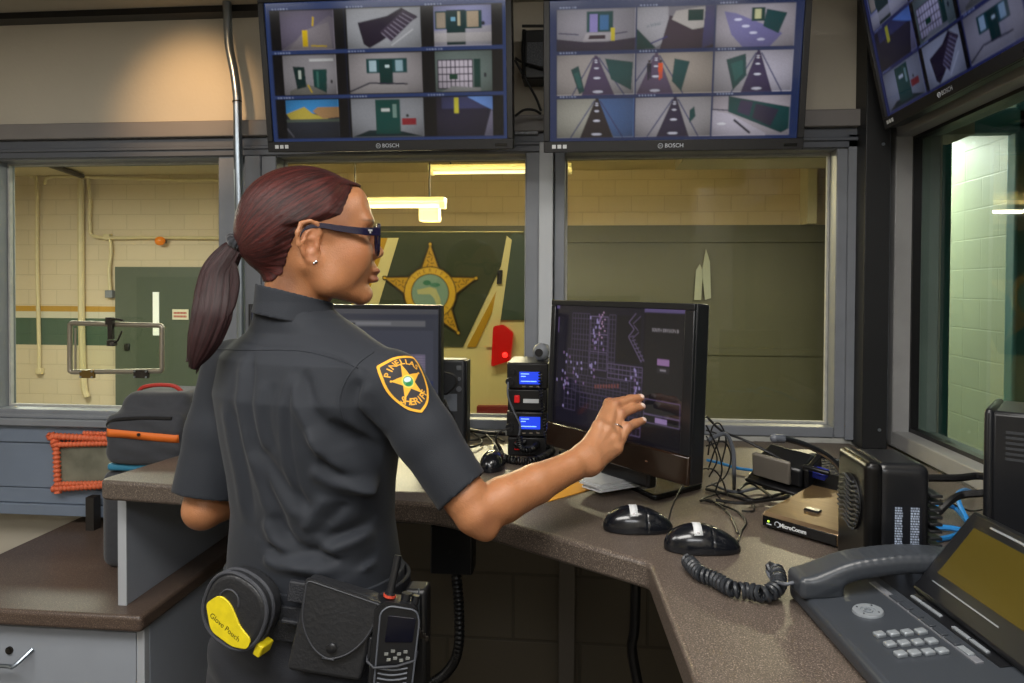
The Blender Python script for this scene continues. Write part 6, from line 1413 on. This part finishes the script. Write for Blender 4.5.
for s in (-1,1):
    a_ = tp_(s*.115,-.005,.0,(-.447,1.175)); f = Field(tuple(a_-Vector((.2,.2,.01))), tuple(a_+Vector((.2,.25,.16))), .006); 
    f.op(cone(a_+Vector((0,0,.13)), a_+Vector((0,0,.05)), .045, .042), .01); f.op(cone(a_-TV*.03+Vector((0,0,.035)), a_+TV*.14+Vector((0,0,.03)), .040, .036), .02); f.cut(lambda X_, Y_, Z_: .002-Z_+0*X_+0*Y_)
    obj('boot', f.mesh(), m_boot, off, world=True, ang=180)
m_belt = mat('black duty belt webbing', (30,32,38), .6, bump=.8, bscale=400, var=.1, vscale=80)
def ellring(z0, z1, a, b_, thick, cx=-.447, cy=1.17, n=72, p=2.3, slope=0.0):
    mb = MB()
    for (aa, bb, z) in ((a,b_,z0),(a+thick,b_+thick,z0),(a+thick,b_+thick,z1),(a,b_,z1)):
        for k in range(n):
            t = 2*PI*k/n; cu = math.copysign(abs(math.cos(t))**(2/p), math.cos(t)); sv_ = math.copysign(abs(math.sin(t))**(2/p), math.sin(t))
            q = Vector((cx,cy,z))+TU*(cu*aa)+TV*(sv_*bb); q.z += slope*cu*aa; mb.v.append(tuple(q))
    mb.f = [(r*n+k, r*n+(k+1)%n, ((r+1)%4)*n+(k+1)%n, ((r+1)%4)*n+k) for r in range(4) for k in range(n)]; return mb
obj('duty_belt', ellring(.925, .978, .162, .124, .007, slope=.05), m_belt, off, world=True, bevel=.002)
obj('inner_belt', ellring(.960, .992, .153, .115, .006, slope=.03), m_shirt, off, world=True, bevel=.001)
# things carried on the belt ---------------------------------------------------------
m_lea = mat('black leather', (34,35,38), .42, var=.1, vscale=40, bump=.5, bscale=160); m_edge = mat('stitched leather edge', (52,54,60), .6)
m_yel = mat('yellow glove pouch panel', (216,196,26), .45, var=.1, vscale=60)
# glove pouch (round zip case)
gc_ = at(243,606,Y=1.02); gz = (Vector((-.20,-.96,.05))).normalized(); gx = Vector((gz.y*-1, gz.x, 0)).normalized(); gx = gx if gx.x > 0 else -gx; gy = gz.cross(gx); gy = gy if gy.z > 0 else -gy
GM = Matrix((gx, gy, gx.cross(gy))).transposed().to_4x4(); GM.translation = gc_     # local x right, y up, z out
GM = GM @ Euler((0,0,math.radians(-22))).to_matrix().to_4x4()
gp_ = thing('glove_pouch', 'round black zip pouch with yellow panel on the back of the belt', 'pouch', m=GM)
gz_s = 1 if (GM.to_3x3() @ Vector((0,0,1))).y < 0 else -1
shp = [(.053*math.copysign(abs(math.cos(t))**.85, math.cos(t)), .052*math.copysign(abs(math.sin(t))**.85, math.sin(t))) for t in [2*PI*k/56 for k in range(56)]]
def slab(poly, z0, z1, mt, name, par, bev=.002, **k): return obj(name, MB().prism(poly, min(z0*gz_s,z1*gz_s), max(z0*gz_s,z1*gz_s)), mt, par, bevel=bev, bseg=3, **k)
slab(shp, -.022, .022, m_lea, 'pouch_body', gp_, .008)
loop = [(x, y, .019*gz_s) for x, y in shp]; loop += loop[:2]; obj('zip_piping', MB().tube([Vector((x*1.01,y*1.01,z_)) for x, y, z_ in loop], .0032, 8), m_edge, gp_)
loop = [(x, y, .004*gz_s) for x, y in shp]; loop += loop[:2]; obj('zip_piping', MB().tube([Vector((x*1.015,y*1.015,z_)) for x, y, z_ in loop], .0030, 8), m_edge, gp_)
ye = rounded([(-.046,-.012),(-.030,.012),(-.008,.010),(.020,-.012),(.044,-.020),(.044,-.036),(.020,-.046),(-.022,-.044)], [.008,.010,.010,.006,.006,.006,.01,.01]); yl = slab(ye, .0215, .0245, m_yel, 'yellow_panel', gp_, .001)
lettering('Glove Pouch', .0115, Matrix.Translation((-.002,-.026,.0248*gz_s)) @ Euler((0,0,math.radians(-8))).to_matrix().to_4x4() if gz_s > 0 else Matrix.Translation((.006,-.024,.0248*gz_s)) @ Euler((PI,0,0)).to_matrix().to_4x4(), m_black, gp_)
slab(rounded([(.050,-.044),(.062,-.044),(.062,-.026),(.050,-.026)], .003), -.012, .016, m_yel, 'yellow_tab', gp_, .002)
obj('embossed_arc', MB().tube([(-.012+.017*math.cos(a_), .004+.017*math.sin(a_)+.006, .0222*gz_s) for a_ in [PI*k/12 for k in range(13)]], .0016, 6), m_edge, gp_)
# handcuff pouch
cc_ = at(336,627,Y=1.012); CM = T(cc_, math.radians(6)) @ Euler((math.radians(-4),math.radians(9),0)).to_matrix().to_4x4() @ Euler((PI/2,0,0)).to_matrix().to_4x4()   # local x right, y up, z toward the viewer
cf_ = thing('handcuff_pouch', 'black leather snap pouch in the middle of the belt', 'pouch', m=CM); gz_s = 1
body_ = rounded([(-.058,-.066),(.050,-.066),(.058,.052),(-.052,.066)], [.008,.008,.012,.012])
slab(body_, -.020, .012, m_lea, 'pouch_body', cf_, .006)
flap = rounded([(-.052,.070),(.066,.050),(.050,-.010),(.012,-.040),(-.014,-.040),(-.050,.0)], [.008,.008,.03,.022,.022,.03])
slab(flap, .0125, .0185, m_lea, 'flap', cf_, .0025)
loop = [Vector((x*.95+.0,y*.95,.0188)) for x, y in flap]; loop += loop[:2]; obj('flap_stitching', MB().tube(loop, .0012, 6), m_edge, cf_)
obj('snap_button', MB().lathe([(.0075,0),(.0075,.003),(.005,.0045),(.002,.005)], 20, Matrix.Translation((.002,-.022,.0185))), m_satin, cf_)
obj('belt_strap', MB().box((-.080,.022,-.018), (-.054,.052,-.006)), m_belt, cf_, bevel=.002); obj('belt_strap', MB().box((-.082,-.010,-.016), (-.056,-.004,-.006)), m_belt, cf_, bevel=.002)
# portable radio
rc_ = at(394,640,Y=1.015); RMx = T(rc_, math.radians(16)) @ Euler((math.radians(-3),math.radians(5),0)).to_matrix().to_4x4() @ Euler((PI/2,0,0)).to_matrix().to_4x4()
rd_ = thing('portable_radio', 'black portable radio with stub antenna on right side of belt', 'radio', m=RMx)
rbd = rounded([(-.032,-.085),(.030,-.085),(.034,.040),(.026,.054),(-.018,.060),(-.032,.050)], [.006,.006,.010,.008,.008,.008])
slab(rbd, -.022, .012, m_satin, 'radio_body', rd_, .004)
obj('face_rim', MB().tube([Vector((x*.86+.004,y*.92-.002,.0125)) for x, y in rbd]+[Vector((rbd[0][0]*.86+.004,rbd[0][1]*.92-.002,.0125))], .0014, 6), m_gcable, rd_)
slab(rounded([(-.014,.002),(.026,.002),(.028,.036),(-.012,.040)], .003), .0115, .0135, mat('dark navy display', (8,10,24), .08), 'display', rd_, .0005)
for k, (x, y) in enumerate([(-.010,-.014),(-.001,-.010),(.008,-.014),(.017,-.011),(-.006,-.022),(.003,-.020),(.012,-.023),(.021,-.020)]): obj('key', MB().cbox((x,y,.0135), (.0055,.0035,.002)), mat('radio keypad', (120,122,120), .5) if 'radio keypad' not in bpy.data.materials else bpy.data.materials['radio keypad'], rd_)
for k in range(7): obj('speaker_rib', MB().tube([(-.020+.042*t/8, -.034-k*.007-.003*math.sin(PI*t/8), .013) for t in range(9)], .0014, 6), m_gcable, rd_)
a0_, a1_ = Vector((-.012,.060,-.002)), Vector((-.004,.118,-.010)); obj('antenna', MB().tube([a0_, a0_.lerp(a1_,.1), a0_.lerp(a1_,.12), a1_], [.0085,.0080,.0062,.0052], 12), m_satin, rd_)
obj('antenna_band', MB().cyl(a0_+Vector((0,.001,0)), a0_+Vector((.0004,.0045,0)), .0092, 14), mat('red orange band', (190,70,50), .4), rd_, label='orange red ring at the antenna foot')
obj('channel_knob', MB().cyl((.012,.052,-.004), (.013,.066,-.004), .0072, 14), m_satin, rd_); obj('volume_knob', MB().cyl((.026,.050,-.006), (.027,.062,-.006), .0055, 12), m_satin, rd_)
obj('side_button', MB().box((-.035,.026,-.008), (-.031,.036,.004)), mat('blue side button', (30,60,190), .4), rd_, bevel=.001, label='blue side button')
obj('talk_button', MB().box((-.036,-.026,-.010), (-.031,.006,.006)), m_lea, rd_, bevel=.002)
obj('retaining_loop', MB().tube([(-.036,-.022,-.012),(-.036,-.026,.010),(-.026,-.032,.0165),(.006,-.030,.0165),(.032,-.024,.012),(.036,-.022,-.012)], .0018, 7), m_edge, rd_)
# keys/clip hardware right of the radio
kc = at(416,612,Y=1.05); kh = thing('key_clip', 'metal key clip and coiled spring behind the radio on the belt', 'clip', tuple(kc))
obj('spring_coil', MB().tube(coil([(0.004,0,.035),(.004,0,-.01)], .005, .0012, 9, per=12), .0012, 6), m_chrome, kh)
for i in range(4): obj('key', MB().box((-.016+.003*i,-.004+.004*i,-.03-.006*i), (.008+.003*i,-.002+.004*i,-.022-.006*i)), m_dsteel, kh, bevel=.0006)
obj('holster_block', MB().box((-.02,.006,-.13), (.014,.045,.03)), m_black, kh, bevel=.006, label='dark leather holder')
# ================================================================== LIGHT
w = bpy.data.worlds.new('world'); SC.world = w; w.use_nodes = True; w.node_tree.nodes['Background'].inputs[0].default_value = (.9,.95,1,1); w.node_tree.nodes['Background'].inputs[1].default_value = .05
def area(name, loc, tgt, sx, sy, e, col):
    ld = bpy.data.lights.new(name, 'AREA'); ld.shape = 'RECTANGLE'; ld.size = sx; ld.size_y = sy; ld.energy = e; ld.color = col
    o = bpy.data.objects.new(name, ld); C.objects.link(o); o.location = loc; o.rotation_euler = (Vector(tgt)-Vector(loc)).to_track_quat('-Z', 'Y').to_euler(); return o
area('ceiling_lamp', (-.55,.15,ZC-.02), (-.55,.15,0), 1.1, .5, 24, (1,.97,.92))
area('ceiling_lamp', (-1.6,.5,ZC-.02), (-1.6,.5,0), .9, .5, 14, (1,.97,.92))
area('ceiling_lamp', (.2,-.9,ZC-.02), (.2,-.9,0), 1.2, .6, 20, (.97,.98,1))
area('ceiling_lamp', (.30,.75,ZC-.02), (.1,.9,0), .5, .4, 9, (1,.95,.88))  # extra lamp added to brighten the face and reaching arm
sp_ = bpy.data.lights.new('spot_lamp', 'SPOT'); sp_.energy = 17; sp_.color = (1,.60,.28); sp_.spot_size = math.radians(48); sp_.spot_blend = 1; sp_.shadow_soft_size = .03
so = bpy.data.objects.new('spot_lamp', sp_); C.objects.link(so); so.location = (-1.0,1.45,2.2); so.rotation_euler = (at(192,108,Y=2)-so.location).to_track_quat('-Z','Y').to_euler()
area('garage_fill', (-.9,3.3,2.75), (-.9,4.0,0), 1.6, .3, 36, (1,.97,.88))  # unseen fill added to brighten the van and the near bay
area('garage_fill', (-3.2,4.2,2.75), (-3.2,4.2,0), 1.6, .3, 40, (1,.97,.88))
area('corridor_fill', (1.7,1.5,2.68), (1.4,2.6,1.2), .6, .2, 2.2, (.9,1,1))  # unseen fill added so the teal frame catches light
area('corridor_fill', (1.9,3.4,2.7), (1.9,3.4,0), .5, 2.0, 3.6, (1,.98,.88))
vs.exposure = .12
